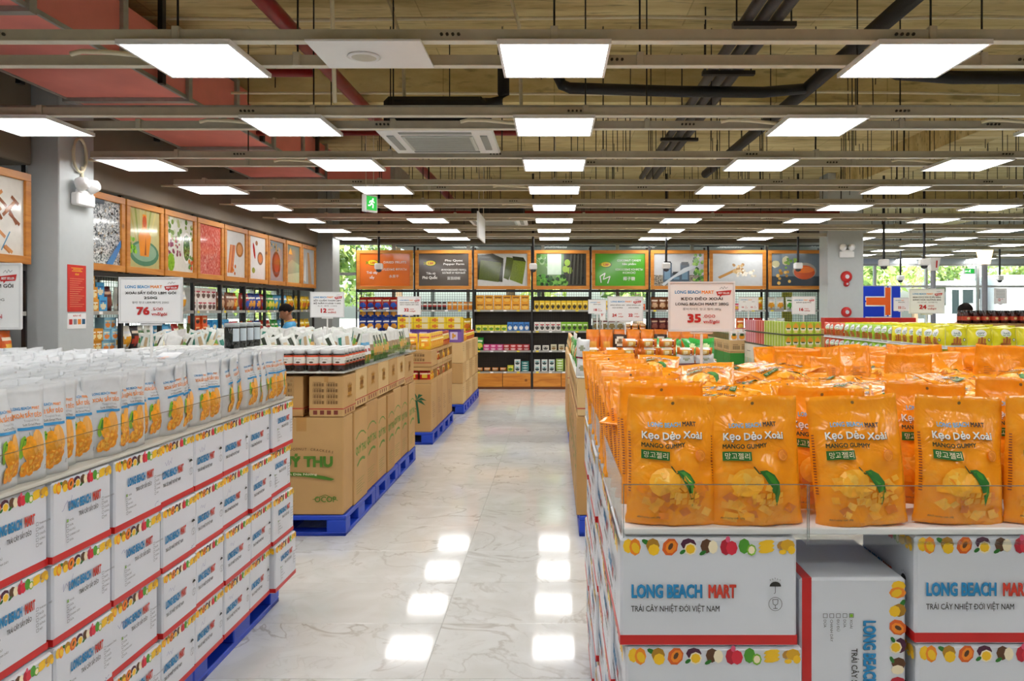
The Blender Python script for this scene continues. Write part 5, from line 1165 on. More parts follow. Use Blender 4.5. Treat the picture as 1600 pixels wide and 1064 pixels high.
def a_veg(q, P, w, h):
    blobs(q, P, w, h, 40, ['#4E7A2A', '#6F8E3A', '#A8B47A', '#C9CFB0'], .02, .04, (0, .6, 1, 1)); blobs(q, P, w, h, 26, ['#6A2A4A', '#8A3A5A', '#B04A3A'], .015, .03, (.0, .3, .5, .65))
    q.ell(P, w * .16, h * .16, w * .13, h * .17, gloss('#7DAF2A'), 0, 12); blobs(q, P, w, h, 14, ['#8FC03A', '#6A9A26'], .012, .02, (.06, .05, .27, .3)); q.ell(P, w * .74, h * .46, w * .17, h * .3, gloss('#F0F0EC'), 0, 18); q.ell(P, w * .74, h * .46, w * .13, h * .25, gloss('#3F6A2E'), 0, 16); blobs(q, P, w, h, 20, ['#2E5222', '#5E8E3E', '#86A85A'], .012, .022, (.63, .28, .85, .66)); blobs(q, P, w, h, 10, ['#D88A2A', '#5A8A3A', '#C8502A'], .02, .03, (.8, .08, 1, .3)); return gloss('#DADCD2')
def a_shrimp(q, P, w, h):
    for k in range(150): a, b = rp.uniform(.03, .95) * w, rp.uniform(.02, .92) * h; q.line(P, [(a, b), (a + rp.uniform(-.012, .012), min(h, b + rp.uniform(.02, .05)))], .009, gloss(rp.choice(('#B4342A', '#D86A5A', '#E8A090', '#F0C8B8', '#9A2620'))))
    return speck('shrimp', [(.3, '#A82E28'), (.5, '#CC5A4C'), (.7, '#E8A898')], 45, (2, 2, .6))
def a_orange(q, P, w, h):
    for k in range(4): q.line(P, [(w * (.12 + .07 * k), h * .08), (w * (.26 + .07 * k), h * .7)], .04, gloss(('#D8742A', '#E8924A', '#C2602A', '#E08038')[k])); 
    q.ell(P, w * .72, h * .62, w * .2, h * .17, gloss('#A8703A'), 0, 14); q.ell(P, w * .72, h * .62, w * .14, h * .12, gloss('#D8965A'), 0, 12); blobs(q, P, w, h, 7, ['#E0843A', '#C86A2A'], .02, .035, (.3, .05, .55, .25)); return gloss('#D9DAD8')
def a_chili(q, P, w, h):
    q.ell(P, w * .3, h * .66, w * .06, h * .2, gloss('#B02420'), .3, 10); q.ell(P, w * .68, h * .5, w * .18, h * .16, gloss('#7A5A48'), 0, 14); q.ell(P, w * .68, h * .5, w * .13, h * .11, gloss('#C87A4A'), 0, 12); q.ell(P, w * .26, h * .2, w * .1, h * .07, gloss('#8A9A3A'), 0, 10); q.ell(P, w * .45, h * .85, w * .08, h * .06, gloss('#9A6A4A'), 0, 8); return gloss('#DCDCDA')
def a_roast(q, P, w, h):
    q.ell(P, w * .5, h * .42, w * .3, h * .33, gloss('#6A1E18'), 0, 16); q.ell(P, w * .52, h * .45, w * .2, h * .24, gloss('#9A342A'), 0, 14); q.line(P, [(w * .5, h * .75), (w * .48, h * .95)], .035, gloss('#D8A03A')); blobs(q, P, w, h, 8, ['#E0B040', '#4E6A3A'], .015, .025, (.1, .75, .9, .95)); return gloss('#8E949C')
def a_field(q, P, w, h):
    q.rect(P, 0, 0, w, h * .45, gloss('#B8BFA0')); q.poly(P, [(0, h * .45), (w * .4, h * .62), (w, h * .5), (w, h * .3), (0, h * .2)], gloss('#8FA08A')); q.poly(P, [(w * .15, h * .75), (w * .3, h * .95), (w * .45, h * .75)], gloss('#D8A24A')); return gloss('#6E7A72')
def a_pale(q, P, w, h):
    q.poly(P, [(w * .5, 0), (w * .8, 0), (w * .55, h * .9), (w * .4, h * .9)], gloss('#B88A5A')); q.poly(P, [(w * .1, h * .1), (w * .3, h * .05), (w * .25, h * .8)], gloss('#E8E6E0')); return gloss('#B4B6B4')
def lbf(q, P, w, h, x, y, s):
    q.ell(P, x, y, s, s * .52, gloss('#2A3A1A'), 0, 16); q.ell(P, x - s * .05, y + s * .03, s * .9, s * .45, gloss('#D8C42A'), 0, 16); q.poly(P, [(x - s * .85, y + .02), (x - s * 1.35, y + s * .3), (x - s * 1.2, y), (x - s * 1.35, y - s * .3), (x - s * .85, y - .02)], gloss('#7A7A22')); q.text(P, 'LBF', x, y - s * .17, s * .36, gloss('#B8321E'), 'C', .03, s * .95)
TW = gloss('#E6E4DE')
def a_or(q, P, w, h):
    lbf(q, P, w, h, w * .26, h * .72, .115); q.text(P, 'DRIED FRUITS', w * .70, h * .70, .045, TW, 'C', .01, w * .46); q.text(P, 'СУШЕНЫЕ ФРУКТЫ', w * .68, h * .48, .045, TW, 'C', .01, w * .52); q.text(P, 'Trái cây', w * .24, h * .38, .05, TW, 'C', .02); q.text(P, 'sấy', w * .24, h * .23, .05, TW, 'C', .02); q.text(P, '水果干', w * .68, h * .26, .05, TW, 'C'); return gloss('#D56A22', var=.08, scale=2)
def a_gr(q, P, w, h):
    lbf(q, P, w, h, w * .24, h * .70, .115); q.text(P, 'Phu Quoc', w * .70, h * .76, .042, TW, 'C', .01, w * .36); q.text(P, 'Pepper Farm', w * .70, h * .65, .042, TW, 'C', .01, w * .42); q.text(P, 'ФУКУОКСКИЙ ПЕРЕЦ', w * .70, h * .47, .036, TW, 'C', .01, w * .5); q.text(P, 'БЕЛЫЙ И ЧЕРНЫЙ', w * .70, h * .38, .036, TW, 'C', .01, w * .46)
    q.text(P, 'Tiêu sọ', w * .24, h * .36, .045, TW, 'C', .02); q.text(P, 'Phú Quốc', w * .22, h * .22, .055, TW, 'C', .03, w * .3); q.text(P, '富国胡椒', w * .70, h * .20, .05, TW, 'C'); return gloss('#57504A', var=.08, scale=2)
def a_choc(q, P, w, h):
    G1, G2, G3 = gloss('#4E5A1E', var=.15, scale=40), gloss('#2C2E16'), gloss('#6E7E2A', var=.15, scale=40)
    for (pts, c) in ((((.0, .2), (.5, .12), (.52, .85), (.3, 1), (.0, .95)), G2), (((.02, .2), (.42, .12), (.48, .72), (.06, .8)), G1), (((.52, .25), (.62, .18), (.78, .85), (.58, .9)), G1), (((.64, .2), (.9, .05), (.97, .75), (.72, .8)), G3), (((.72, .8), (.97, .75), (.92, .88), (.7, .92)), G2)): q.poly(P, [(a * w, b * h) for a, b in pts], c)
    return gloss('#C6C8C6')
def a_palm(q, P, w, h):
    q.rect(P, w * .55, 0, w, h, gloss('#3A3A36')); blobs(q, P, w, h, 60, ['#2E5A26', '#4E8A36', '#6FA84A', '#1E3A1A'], .03, .06, (.0, .0, .6, .3)); blobs(q, P, w, h, 24, ['#3E6A2E', '#5A8A3A', '#8AA87A'], .03, .06, (.0, .6, .3, 1)); q.rect(P, w * .22, h * .35, w * .5, h, gloss('#B8CDB8')); 
    for (x, y) in ((.62, .72), (.58, .52), (.67, .48)): q.ell(P, x * w, y * h, .06, .07, gloss('#8FB048'), 0, 12)
    for k in range(8): q.line(P, [(w * (.65 + .04 * k), h * .05), (w * (.7 + .035 * k), h * .98)], .02, gloss(('#55564E', '#2A2A26')[k % 2]))
    return gloss('#5E7F4E')
def a_green(q, P, w, h):
    lbf(q, P, w, h, w * .22, h * .66, .115); q.text(P, 'COCONUT CANDY', w * .68, h * .76, .042, TW, 'C', .01, w * .48); q.text(P, 'Sản phẩm', w * .68, h * .65, .042, TW, 'C', .01, w * .28); q.text(P, 'КОКОСОВЫЕ КОНФЕТЫ', w * .68, h * .48, .04, TW, 'C', .01, w * .55); q.text(P, 'КОКОС', w * .68, h * .38, .04, TW, 'C', .01, w * .26); q.text(P, '椰子糖', w * .68, h * .18, .06, TW, 'C', .01)
    q.line(P, [(w * .12, h * .1), (w * .10, h * .3), (w * .2, h * .4), (w * .16, h * .2), (w * .3, h * .3), (w * .25, h * .08)], .02, TW); return gloss('#4EA026', var=.06, scale=2)
def a_bottle(q, P, w, h):
    q.rect(P, 0, 0, w, h * .34, speck('stones', [(.4, '#4A463E'), (.6, '#A8A090')], 40)); 
    for (x, hh) in ((.27, .72), (.45, .4), (.62, .7)): q.rect(P, (x - .09) * w, h * .12, (x + .09) * w, h * hh, gloss('#4A5A6A')); q.rect(P, (x - .06) * w, h * .2, (x + .06) * w, h * (hh * .7), gloss('#6E8EA6')); q.rect(P, (x - .07) * w, h * (hh - .06), (x + .07) * w, h * (hh + .04), gloss('#2A2E34'))
    q.poly(P, [(w * .15, h * .05), (w * .6, h * .55), (w * .9, h * .7), (w * .9, h * .62), (w * .4, h * .25), (w * .2, 0)], gloss('#C6CED4')); blobs(q, P, w, h, 40, ['#3E7A26', '#6FA83A', '#2A4E1E', '#9CC85A'], .025, .045, (.8, .02, 1, 1)); return gloss('#B6B8BA')
def a_dried(q, P, w, h):
    q.poly(P, [(w * .1, h * .28), (w * .14, h * .22), (w * .5, h * .48), (w * .46, h * .54)], gloss('#B8884A')); blobs(q, P, w, h, 26, ['#C8A878', '#A8845A', '#DCC49A'], .02, .035, (.4, .42, .62, .66)); blobs(q, P, w, h, 22, ['#E2DCCC', '#CFC6B0', '#F0EADC'], .02, .032, (.5, .3, .85, .52)); return gloss('#C2C6C8')
def a_soup(q, P, w, h):
    q.rect(P, 0, 0, w, h * .3, gloss('#3A444E')); blobs(q, P, w, h, 6, ['#D8D2B0', '#C8C49A', '#E8E2CC'], .05, .075, (.02, .62, .35, .95)); blobs(q, P, w, h, 14, ['#5E8E2E', '#86B04A'], .02, .035, (.25, .55, .5, .85)); q.ell(P, w * .66, h * .46, w * .24, h * .26, gloss('#A8A49A'), 0, 18); q.ell(P, w * .66, h * .42, w * .21, h * .22, gloss('#C8501E'), 0, 18); q.ell(P, w * .66, h * .5, w * .2, h * .1, gloss('#E8762A'), 0, 16)
    blobs(q, P, w, h, 9, ['#C89A4A', '#A87A36', '#E0B868'], .03, .045, (.12, .08, .4, .5)); return gloss('#6E7C88')
LART = [(a_fish, 'speckled dried anchovies'), (a_papaya, 'papaya in a green bowl'), (a_veg, 'mixed vegetables and a white plate'), (a_shrimp, 'red dried shrimp'), (a_orange, 'orange fruit sticks on white'), (a_chili, 'chili and small bowls'), (a_roast, 'dark red roast'), (a_field, 'pale green landscape'), (a_pale, 'pale brown strips')]
BART = [(a_or, 'orange dried fruits lettering'), (a_gr, 'dark grey pepper lettering'), (a_choc, 'green dusted chocolate slabs'), (a_palm, 'green coconuts on a palm'), (a_green, 'bright green lettering'), (a_bottle, 'bottles beside green leaves'), (a_dried, 'dried seeds and a wooden spoon'), (a_soup, 'orange bowl with garlic')]
LX = -4.68; LE = [7.54, 8.32, 9.14, 9.98, 10.80, 11.64, 12.46, 13.28, 14.12, 14.98]
BX0, BY = -4.056, 15.7
units = {}
for i in range(9):
    y0, W = LE[i], round(LE[i + 1] - LE[i], 3)
    shelf_unit(LX, y0, R(90), W, 'black shelf unit under the picture of ' + LART[i][1]); units['L%d' % i] = (LX, y0, R(90), W, ('anchovy', 'papaya', 'vegetable', 'shrimp', 'fruit stick', 'chili', 'roast', 'landscape', 'pale strip')[i])
    picture_frame(LX, y0 + .015, R(90), W - .03, .80, 2.04, LART[i][0], 'wooden framed picture of ' + LART[i][1])
shelf_unit(LX, 5.98, R(90), .84, 'black shelf unit in front of the left column'); units['N0'] = (LX, 5.98, R(90), .84, 'wooden sticks'); shelf_unit(LX, 5.14, R(90), .84, 'black shelf unit outside the left edge')
picture_frame(LX, 5.99, R(90), .82, .80, 2.04, a_sticks, 'wooden framed picture of brown sticks, cut by the left edge')
for i in range(8):
    shelf_unit(BX0 + 1.2 * i, BY, 0, 1.2, 'black back-wall shelf unit under the picture of ' + BART[i][1], {2: 1.62, 3: 1.9, 4: 1.3}.get(i, 0)); units['B%d' % i] = (BX0 + 1.2 * i, BY, 0, 1.2, ('orange lettering', 'pepper lettering', 'chocolate', 'coconut', 'green lettering', 'bottle', 'seed', 'garlic bowl')[i])
    picture_frame(BX0 + 1.2 * i + .022, BY, 0, 1.156, .80, 2.04, BART[i][0], 'wooden framed picture of ' + BART[i][1])
# ---------------------------------------------------------------- goods on the shelves
def dd(base, acc, acc2='#F4F0E6'): return design(base, (ellf(.5, .36, .34, .22), acc), (band(.66, .80, .15, .85), acc2))
GD = {}
def G(key, desc, cat, me, w, h): GD[key] = (desc, cat, me, w, h)
for key, ds, b_, a_, c_ in (('chipR', 'red and blue chip bag', '#B8281E', '#2A5AC0', '#F0E0C0'), ('chipB', 'dark blue chip bag', '#1E3F9A', '#E8A23A', '#F4F4F0'), ('chipO', 'orange chip bag', '#E0641E', '#F6C04A', '#F4E4C8'), ('chipG', 'green chip bag', '#2E9A36', '#E8D84A', '#F0F4E0'), ('chipY', 'yellow chip bag', '#EBC21E', '#D8701E', '#FFF4C0'), ('maroon', 'maroon pouch', '#5A1E22', '#8A4A3A', '#C8A080'), ('brown', 'brown dried meat pouch', '#8A5230', '#D8B08A', '#F0E0D0'), ('whiteY', 'white and yellow pouch', '#EDEBE0', '#E8A42A', '#D8DCE0'), ('whiteG', 'white and green pouch', '#E6EAE0', '#4EA02E', '#2E6A2A'), ('blueY', 'light blue and yellow pouch', '#4EA8D8', '#F0CB3A', '#F0F0E8'), ('black', 'black pouch', '#2A2426', '#B8402A', '#D8C8B0'), ('olive', 'olive green pouch', '#6E7A2A', '#C8B83A', '#A8B86A'), ('silv', 'silver and olive pouch', '#C8CCC4', '#8A7A4A', '#6A2A2A')):
    G(key, ds, 'bag', bag(.165, .265, .09, len(GD) + 100, dd(b_, a_, c_), 'pillow', 8, 9, .010), .15, .265)
for key, ds, w, h, b_, a_, c_ in (('boxO', 'orange gift box', .17, .15, '#F0A61E', '#F6C85A', '#7A3A10'), ('boxR', 'red and white tea box', .105, .18, '#EDEAE4', '#4A4A44', '#B8283A'), ('boxB', 'blue tea box', .105, .18, '#3F7FC4', '#EDEDE8', '#1E4A8A'), ('boxG', 'green tea box', .105, .18, '#8CC83A', '#3A4A2A', '#F0F4E0'), ('boxy', 'small green and yellow box', .12, .12, '#D8DC3A', '#4E8A2A', '#F4F0B0'), ('boxY', 'yellow black-print carton', .10, .19, '#EFC92A', '#3A3020', '#F6E48A'), ('boxW', 'white red-flag box', .15, .15, '#E8E2DC', '#5A3A30', '#C0304A'), ('boxBl', 'sky blue snack box', .14, .15, '#3FA0D8', '#E8E0C0', '#1E6AB0'), ('boxOr', 'orange snack box', .14, .12, '#E8602A', '#3A3A3A', '#F4D8A0'), ('boxP', 'pink snack box', .14, .13, '#E0406A', '#F0C03A', '#F8E0E0'), ('teal', 'teal flat box', .15, .05, '#2E8A86', '#E0EAE6', '#1E5A5A'), ('flatW', 'white bird-print box', .12, .12, '#E6EBE8', '#2E4A4A', '#5AB0B4'), ('flatG', 'pale green flat box', .15, .05, '#A8C85A', '#F0F4E4', '#5E8A2A'), ('redT', 'red sweet pack', .13, .06, '#C8242E', '#F0D0D0', '#F0F0F0'), ('pinkT', 'pink sweet pack', .13, .06, '#D83A8A', '#F4D0E4', '#F0F0F0'), ('beige', 'beige box with brown rings', .12, .12, '#D8D2B4', '#8A6A3A', '#6A6A4A'), ('darkW', 'white and black box', .13, .10, '#E4E4DC', '#3A3A36', '#3A3A36'), ('ambB', 'amber jar pack', .12, .125, '#E0981E', '#F4E4B0', '#F0E8D8'), ('tin', 'light blue tin', .13, .12, '#8EC4DC', '#E88A3A', '#F0E4C0'), ('book', 'dark red flat box', .16, .06, '#7A2A26', '#B8603A', '#5A1A18')):
    G(key, ds, 'box', pbox(w, .10, h, b_, dd(b_, a_, c_), 7, 8), w, h)
G('canD', 'dark can with red stripe', 'can', can(.042, .17, ['#2A2624', '#2A2624', '#B82A28', '#E0D8D0', '#2A2624']), .1, .17); G('canO', 'orange can', 'can', can(.046, .17, ['#E08A1E', '#E08A1E', '#E89A2E', '#F0E0C0', '#E08A1E']), .11, .17)
G('packT', 'orange bun pack', 'pack', bag(.13, .075, .08, 140, dd('#E88A2A', '#F6D8A0'), 'pillow', 8, 6, .004), .14, .075)
def row(unit, lv, spec, jit=.12, yoff=.11):
    ox, oy, rot, W, pic = units[unit]; x = .045; rs = random.Random(hash_(unit) + lv)
    tot = sum(GD[k][3] * n for k, n, *_ in spec); gap = max(0.0, (W - .09 - tot) / max(1, sum(n for _, n, *_ in spec)))
    c, s = math.cos(rot), math.sin(rot); cnt = {}
    for k, n, *st in spec:
        ds, cat, me, w, h = GD[k]; st = st[0] if st else 1
        for i in range(n):
            xc = x + w / 2; x += w + min(gap, .04); cnt[k] = cnt.get(k, 0) + 1
            for l in range(st):
                lx, ly = xc, yoff + rs.uniform(-.02, .02); nm = me.name.split('.')[0]
                lab = '%s%s, %s shelf under the %s picture, %s along' % (ds, (', %s layer' % ['bottom', 'second', 'third', 'fourth', 'fifth'][l]) if st > 1 else '', ['top', 'second', 'third', 'bottom'][lv], pic, nth(cnt[k]))
                o = thing('shelf_' + cat, me, lab, cat, (ox + lx * c - ly * s, oy + lx * s + ly * c, SHZ[lv] + .0015 + l * (h + .001)), (R(rs.uniform(-6, 2)) if cat == 'bag' else 0, 0, rot + (rs.uniform(-jit, jit) if cat == 'bag' else 0)), '%s shelf goods under the %s' % (['top', 'second', 'third', 'bottom'][lv], pic))
def hash_(s): return sum(ord(ch) * (i + 3) for i, ch in enumerate(s))
row('B0', 0, [('chipR', 6), ('chipO', 1)]); row('B0', 1, [('chipB', 7, 2)]); row('B1', 0, [('canD', 6), ('canO', 5)]); row('B1', 1, [('maroon', 3), ('boxP', 2), ('chipY', 2)])
row('B2', 0, [('boxO', 6, 2)]); row('B2', 1, [('boxy', 5), ('boxB', 4)]); row('B2', 2, [('chipG', 1), ('pinkT', 3, 2), ('redT', 4, 2)]); row('B2', 3, [('packT', 2), ('packT', 2), ('boxy', 1), ('flatW', 1, 2), ('teal', 1, 4)])
row('B3', 0, [('boxY', 10)]); row('B3', 1, [('boxR', 5), ('boxG', 5)]); row('B3', 2, [('darkW', 2), ('beige', 2), ('beige', 2)]); row('B3', 3, [('flatW', 3, 2), ('flatG', 2, 5), ('flatW', 2)])
row('B4', 0, [('boxY', 3), ('boxOr', 4)]); row('B4', 1, [('silv', 4), ('packT', 3, 2)]); row('B5', 0, [('brown', 7)]); row('B5', 1, [('maroon', 7)])
row('B6', 0, [('chipY', 3), ('boxP', 2), ('chipY', 2)]); row('B6', 1, [('chipO', 4), ('chipR', 2)]); row('B7', 0, [('whiteY', 2), ('whiteG', 1)]); row('B7', 1, [('whiteG', 2)])
row('L0', 0, [('ambB', 3, 3), ('boxBl', 1, 2), ('maroon', 1)]); row('L0', 1, [('ambB', 4, 2), ('tin', 2, 3)]); row('L0', 2, [('book', 4, 3)])
row('L1', 0, [('whiteY', 3), ('chipR', 2)]); row('L1', 1, [('whiteY', 2), ('black', 1), ('whiteG', 2)]); row('L1', 2, [('chipY', 2), ('olive', 2)])
row('L2', 0, [('boxBl', 2, 2), ('whiteY', 3)]); row('L2', 1, [('blueY', 3), ('chipR', 1), ('olive', 1)]); row('L2', 2, [('olive', 5)])
row('L3', 0, [('boxW', 5, 2)]); row('L3', 1, [('olive', 1), ('boxOr', 2, 3), ('boxBl', 2, 2)]); row('L3', 2, [('chipY', 2), ('olive', 3)])
row('L4', 0, [('brown', 4), ('chipO', 1)]); row('L4', 1, [('boxBl', 2, 2), ('boxP', 2, 2), ('chipO', 1)]); row('L5', 0, [('chipR', 2), ('chipB', 3)]); row('L5', 1, [('chipO', 3), ('chipB', 2)])
row('L6', 0, [('chipR', 1), ('chipG', 3), ('blueY', 1)]); row('L6', 1, [('chipR', 3), ('chipG', 2)]); row('L7', 0, [('blueY', 2), ('chipY', 3)]); row('L7', 1, [('blueY', 2), ('chipY', 3)]); row('L8', 0, [('chipY', 5)]); row('L8', 1, [('chipY', 5)])
row('N0', 1, [('whiteG', 3), ('chipO', 2)]); row('N0', 0, [('chipO', 5)]); row('N0', 2, [('chipR', 5)])

# ================================================================ wall and ceiling fixtures
def emergency(loc, rot, lab):
    t = thing('emergency_light', MB().cbox(-.14, .14, -.07, 0, 0, .12, WPL, .012), lab, 'emergency light', loc, rot)
    obj('neck', MB().cbox(-.10, .10, -.06, -.02, .12, .15, WPL, .004), t)
    for x in (-.085, .085):
        h = obj('lamp_head', MB().lathe([(.001, .07), (.05, .055), (.068, .0), (.062, -.03), (.05, -.035)], WPL, 14).mesh('h', True), t, (x, -.07, .20), (R(78), 0, 0))
        obj('lens', MB().lathe([(.001, -.033), (.058, -.03)], mat('#C8CCD0', .1), 14), h)
emergency((-4.512, 7.30, 2.62), R(90), 'white twin-head emergency light on the left grey column')
emergency((5.70, 14.998, 2.64), 0, 'white twin-head emergency light on the far right column')
q = MB(); P = plane((-4.515, 7.13, 1.60), (0, 1, 0), (0, 0, 1)); n_ = thing('notice', MB().box(-4.515, -4.511, 7.12, 7.40, 1.62, 2.06, mat('#D0231E', .35)), 'red printed notice sheet on the left grey column', 'notice')
P = plane((-4.511, 7.12, 1.62), (0, 1, 0), (0, 0, 1)); q.text(P, 'NỘI QUY', .14, .345, .016, YEL, 'C', .03, .06)
for k, (a, b) in enumerate(((.05, .23), (.08, .2), (.06, .22))): q.line(P, [(a, .41 - .014 * k), (b, .41 - .014 * k)], .006, YEL)
for k in range(14): q.line(P, [(.03, .31 - .02 * k), (.25 - .03 * (k % 4), .31 - .02 * k)], .006, mat('#E88A6A', .5))
obj('print', q, n_)
n2 = thing('notice', MB().box(-4.515, -4.511, 7.12, 7.40, 1.46, 1.605, PAPER), 'white notice with small pictures under the red one', 'notice'); q = MB(); P = plane((-4.511, 7.12, 1.46), (0, 1, 0), (0, 0, 1))
q.text(P, 'BẢO VỆ', .14, .115, .014, RED, 'C', .02, .12)
for k in range(4): q.rect(P, .02 + .065 * k, .04, .07 + .065 * k, .09, (RED, GREY, ORG, CBD)[k])
obj('print', q, n2)
th = thing('wall_conduit', MB().tube([(-4.50, 7.32, 3.0), (-4.50, 7.32, 2.84)], .014, CREAM, 8), 'cream conduit running down to the emergency light', 'conduit')
obj('loop', MB().tube([(-4.49, 7.32 + .10 * math.sin(a) - .05, 3.10 + .16 * math.cos(a)) for a in [k * math.pi / 8 for k in range(17)]], .014, CREAM, 6).mesh('l', True), th)
for z, r, lab in ((2.27, .11, 'red fire alarm bell on the far right column'), (2.13, .055, 'small red fire call point just under the bell'), (1.58, .10, 'red round fire alarm low on the far right column')):
    t = thing('fire_alarm', MB().lathe([(r, 0), (r, .03), (r * .7, .06), (.001, .07)], RED, 18).mesh('a', True), lab, 'alarm', (5.70, 15.0, z), (R(90), 0, 0))
    obj('badge', MB().lathe([(r * .4, .058), (r * .36, .075), (.001, .077)], mat('#D8D8E0', .3), 12), t)
def camera_drop(px, py, Y, lab, s=1.0):
    x = (px - 866) * Y / 1200; z = CAMH - (py - 482) * Y / 1200
    t = thing('ceiling_camera', MB().cbox(-.075 * s, .075 * s, -.075 * s, .075 * s, 0, .12 * s, WPL, .02), lab, 'camera', (x, Y, z), 0, 'ceiling cameras on black drop poles')
    obj('drop_pole', MB().tube([(0, 0, .11 * s), (0, 0, SLAB - z)], .022, BLK, 8), t); obj('dome', MB().lathe([(.06 * s, .0), (.05 * s, -.04 * s), (.001, -.06 * s)], mat('#3A3A3E', .15), 12).mesh('d', True), t)
for px, py, Y, lab in ((592, 421, 15.1, 'in front of the orange lettering picture'), (833, 421, 15.1, 'between the chocolate and coconut pictures'), (1041, 420, 15.1, 'in front of the bottle picture'), (1247, 420, 15.1, 'in front of the garlic bowl picture'),
                       (1381, 416, 13.3, 'right of the far right column'), (1444, 415, 13.3, 'beside the checkout sign with a red 1'), (1407, 438, 18.5, 'small, above the 22.000 board'), (1562, 438, 18.5, 'small, above the grey upright price sheet')):
    camera_drop(px, py, Y, 'white camera on a black drop pole, ' + lab)
EXG = mat('#1FA03A', .4, emit=1.2); EXW = mat('#EFFFF0', .4, emit=1.5)
def exit_sign(loc, rot, w, h, lab, top):
    t = thing('exit_sign', MB().cbox(-w / 2, w / 2, -.03, .03, 0, h, WPL, .008), lab, 'exit sign', loc, rot)
    q = MB(); P = plane((-w / 2, -.03, 0), (1, 0, 0), (0, 0, 1)); q.rect(P, w * .1, h * .1, w * .9, h * .9, EXG); c, e = w * .5, h * .5; s = min(w, h) * .33
    q.ell(P, c + s * .3, e + s * .75, s * .17, s * .17, EXW, 0, 8); q.line(P, [(c + s * .2, e + s * .55), (c - s * .05, e), (c + s * .35, e - s * .25), (c + s * .25, e - s * .8)], s * .24, EXW); q.line(P, [(c - s * .05, e), (c - s * .4, e - s * .4), (c - s * .85, e - s * .45)], s * .22, EXW); q.line(P, [(c + s * .2, e + s * .5), (c + s * .65, e + s * .15)], s * .16, EXW); q.line(P, [(c + s * .15, e + s * .5), (c - s * .4, e + s * .35), (c - s * .55, e)], s * .16, EXW)
    if w > h * 1.4: q.text(P, 'EXIT', c - w * .30, e - h * .16, h * .3, EXW, 'C', .02, w * .26)
    obj('print', q, t)
    for x in (-w * .3, w * .3): obj('suspension_wire', MB().tube([(x, 0, h), (x, 0, top - loc[2])], .004, STEELP, 5), t)
exit_sign((-2.03, 8.45, 2.71), R(58), .19, .19, 'green lit running-man exit sign hanging above the jar display', SLAB)
exit_sign((10.8, 20.0, 2.55), 0, .30, .14, 'green lit exit sign hanging in front of the entrance glass', SLAB)
t = thing('aisle_sign', MB().cbox(-.012, .012, -.5, .5, 0, .36, WPL, .004), 'white hanging aisle sign seen almost edge on', 'hanging sign', (-1.05, 11.05, 2.63))
for y in (-.35, .35): obj('suspension_wire', MB().tube([(0, y, .36), (0, y, SLAB - 2.63)], .005, STEELP, 5), t)
t = 0 and thing('hanging_panel', MB().cbox(-.25, .25, -.2, .2, 0, .012, WPL, .003), 'thin white panel hanging near the far cassette', 'ceiling panel', (-1.1, 14.6, 3.04))
# checkout poles with number lamps
for px, y0, y1, Y, lit, lab in ((1458, 403, 423, 14.0, 0, 'checkout pole with a white shade and a red 1'), (1538.5, 391, 413, 13.0, 1, 'checkout pole with a lit warm yellow shade')):
    x = (px - 866) * Y / 1200; z0 = CAMH - (y1 - 482) * Y / 1200; z1 = CAMH - (y0 - 482) * Y / 1200
    t = thing('checkout_pole', MB().tube([(0, 0, .951), (0, 0, z0 + .02)], .045, mat('#8A8D96', .4, .3), 10), lab, 'checkout sign', (x, Y, 0))
    m = MB(); r0, r1 = .06, .095; sm_ = mat('#F6D9A0', .4, emit=2.6) if lit else WHT
    m.add([(-r0, -r0, z0), (r0, -r0, z0), (r0, r0, z0), (-r0, r0, z0), (-r1, -r1, z1), (r1, -r1, z1), (r1, r1, z1), (-r1, r1, z1)], [(0, 3, 2, 1), (4, 5, 6, 7), (0, 1, 5, 4), (1, 2, 6, 5), (2, 3, 7, 6), (3, 0, 4, 7)], sm_)
    obj('lamp_shade', m, t); q = MB(); q.text(plane((0, -r0 - .020, z0), (1, 0, 0), (0, -.14, 1)), '2' if lit else '1', 0, .055, .13, mat('#FFF0C8', .4, emit=4) if lit else RED, 'C', .02); obj('print', q, t)
    thing('checkout_counter', MB().cbox(x - .5, x + .9, Y - .2, Y + .5, 0, .95, mat('#B8BCC4', .4), .02), 'pale checkout counter under the %s' % ('lit shade' if lit else 'sign with a red 1'), 'counter')

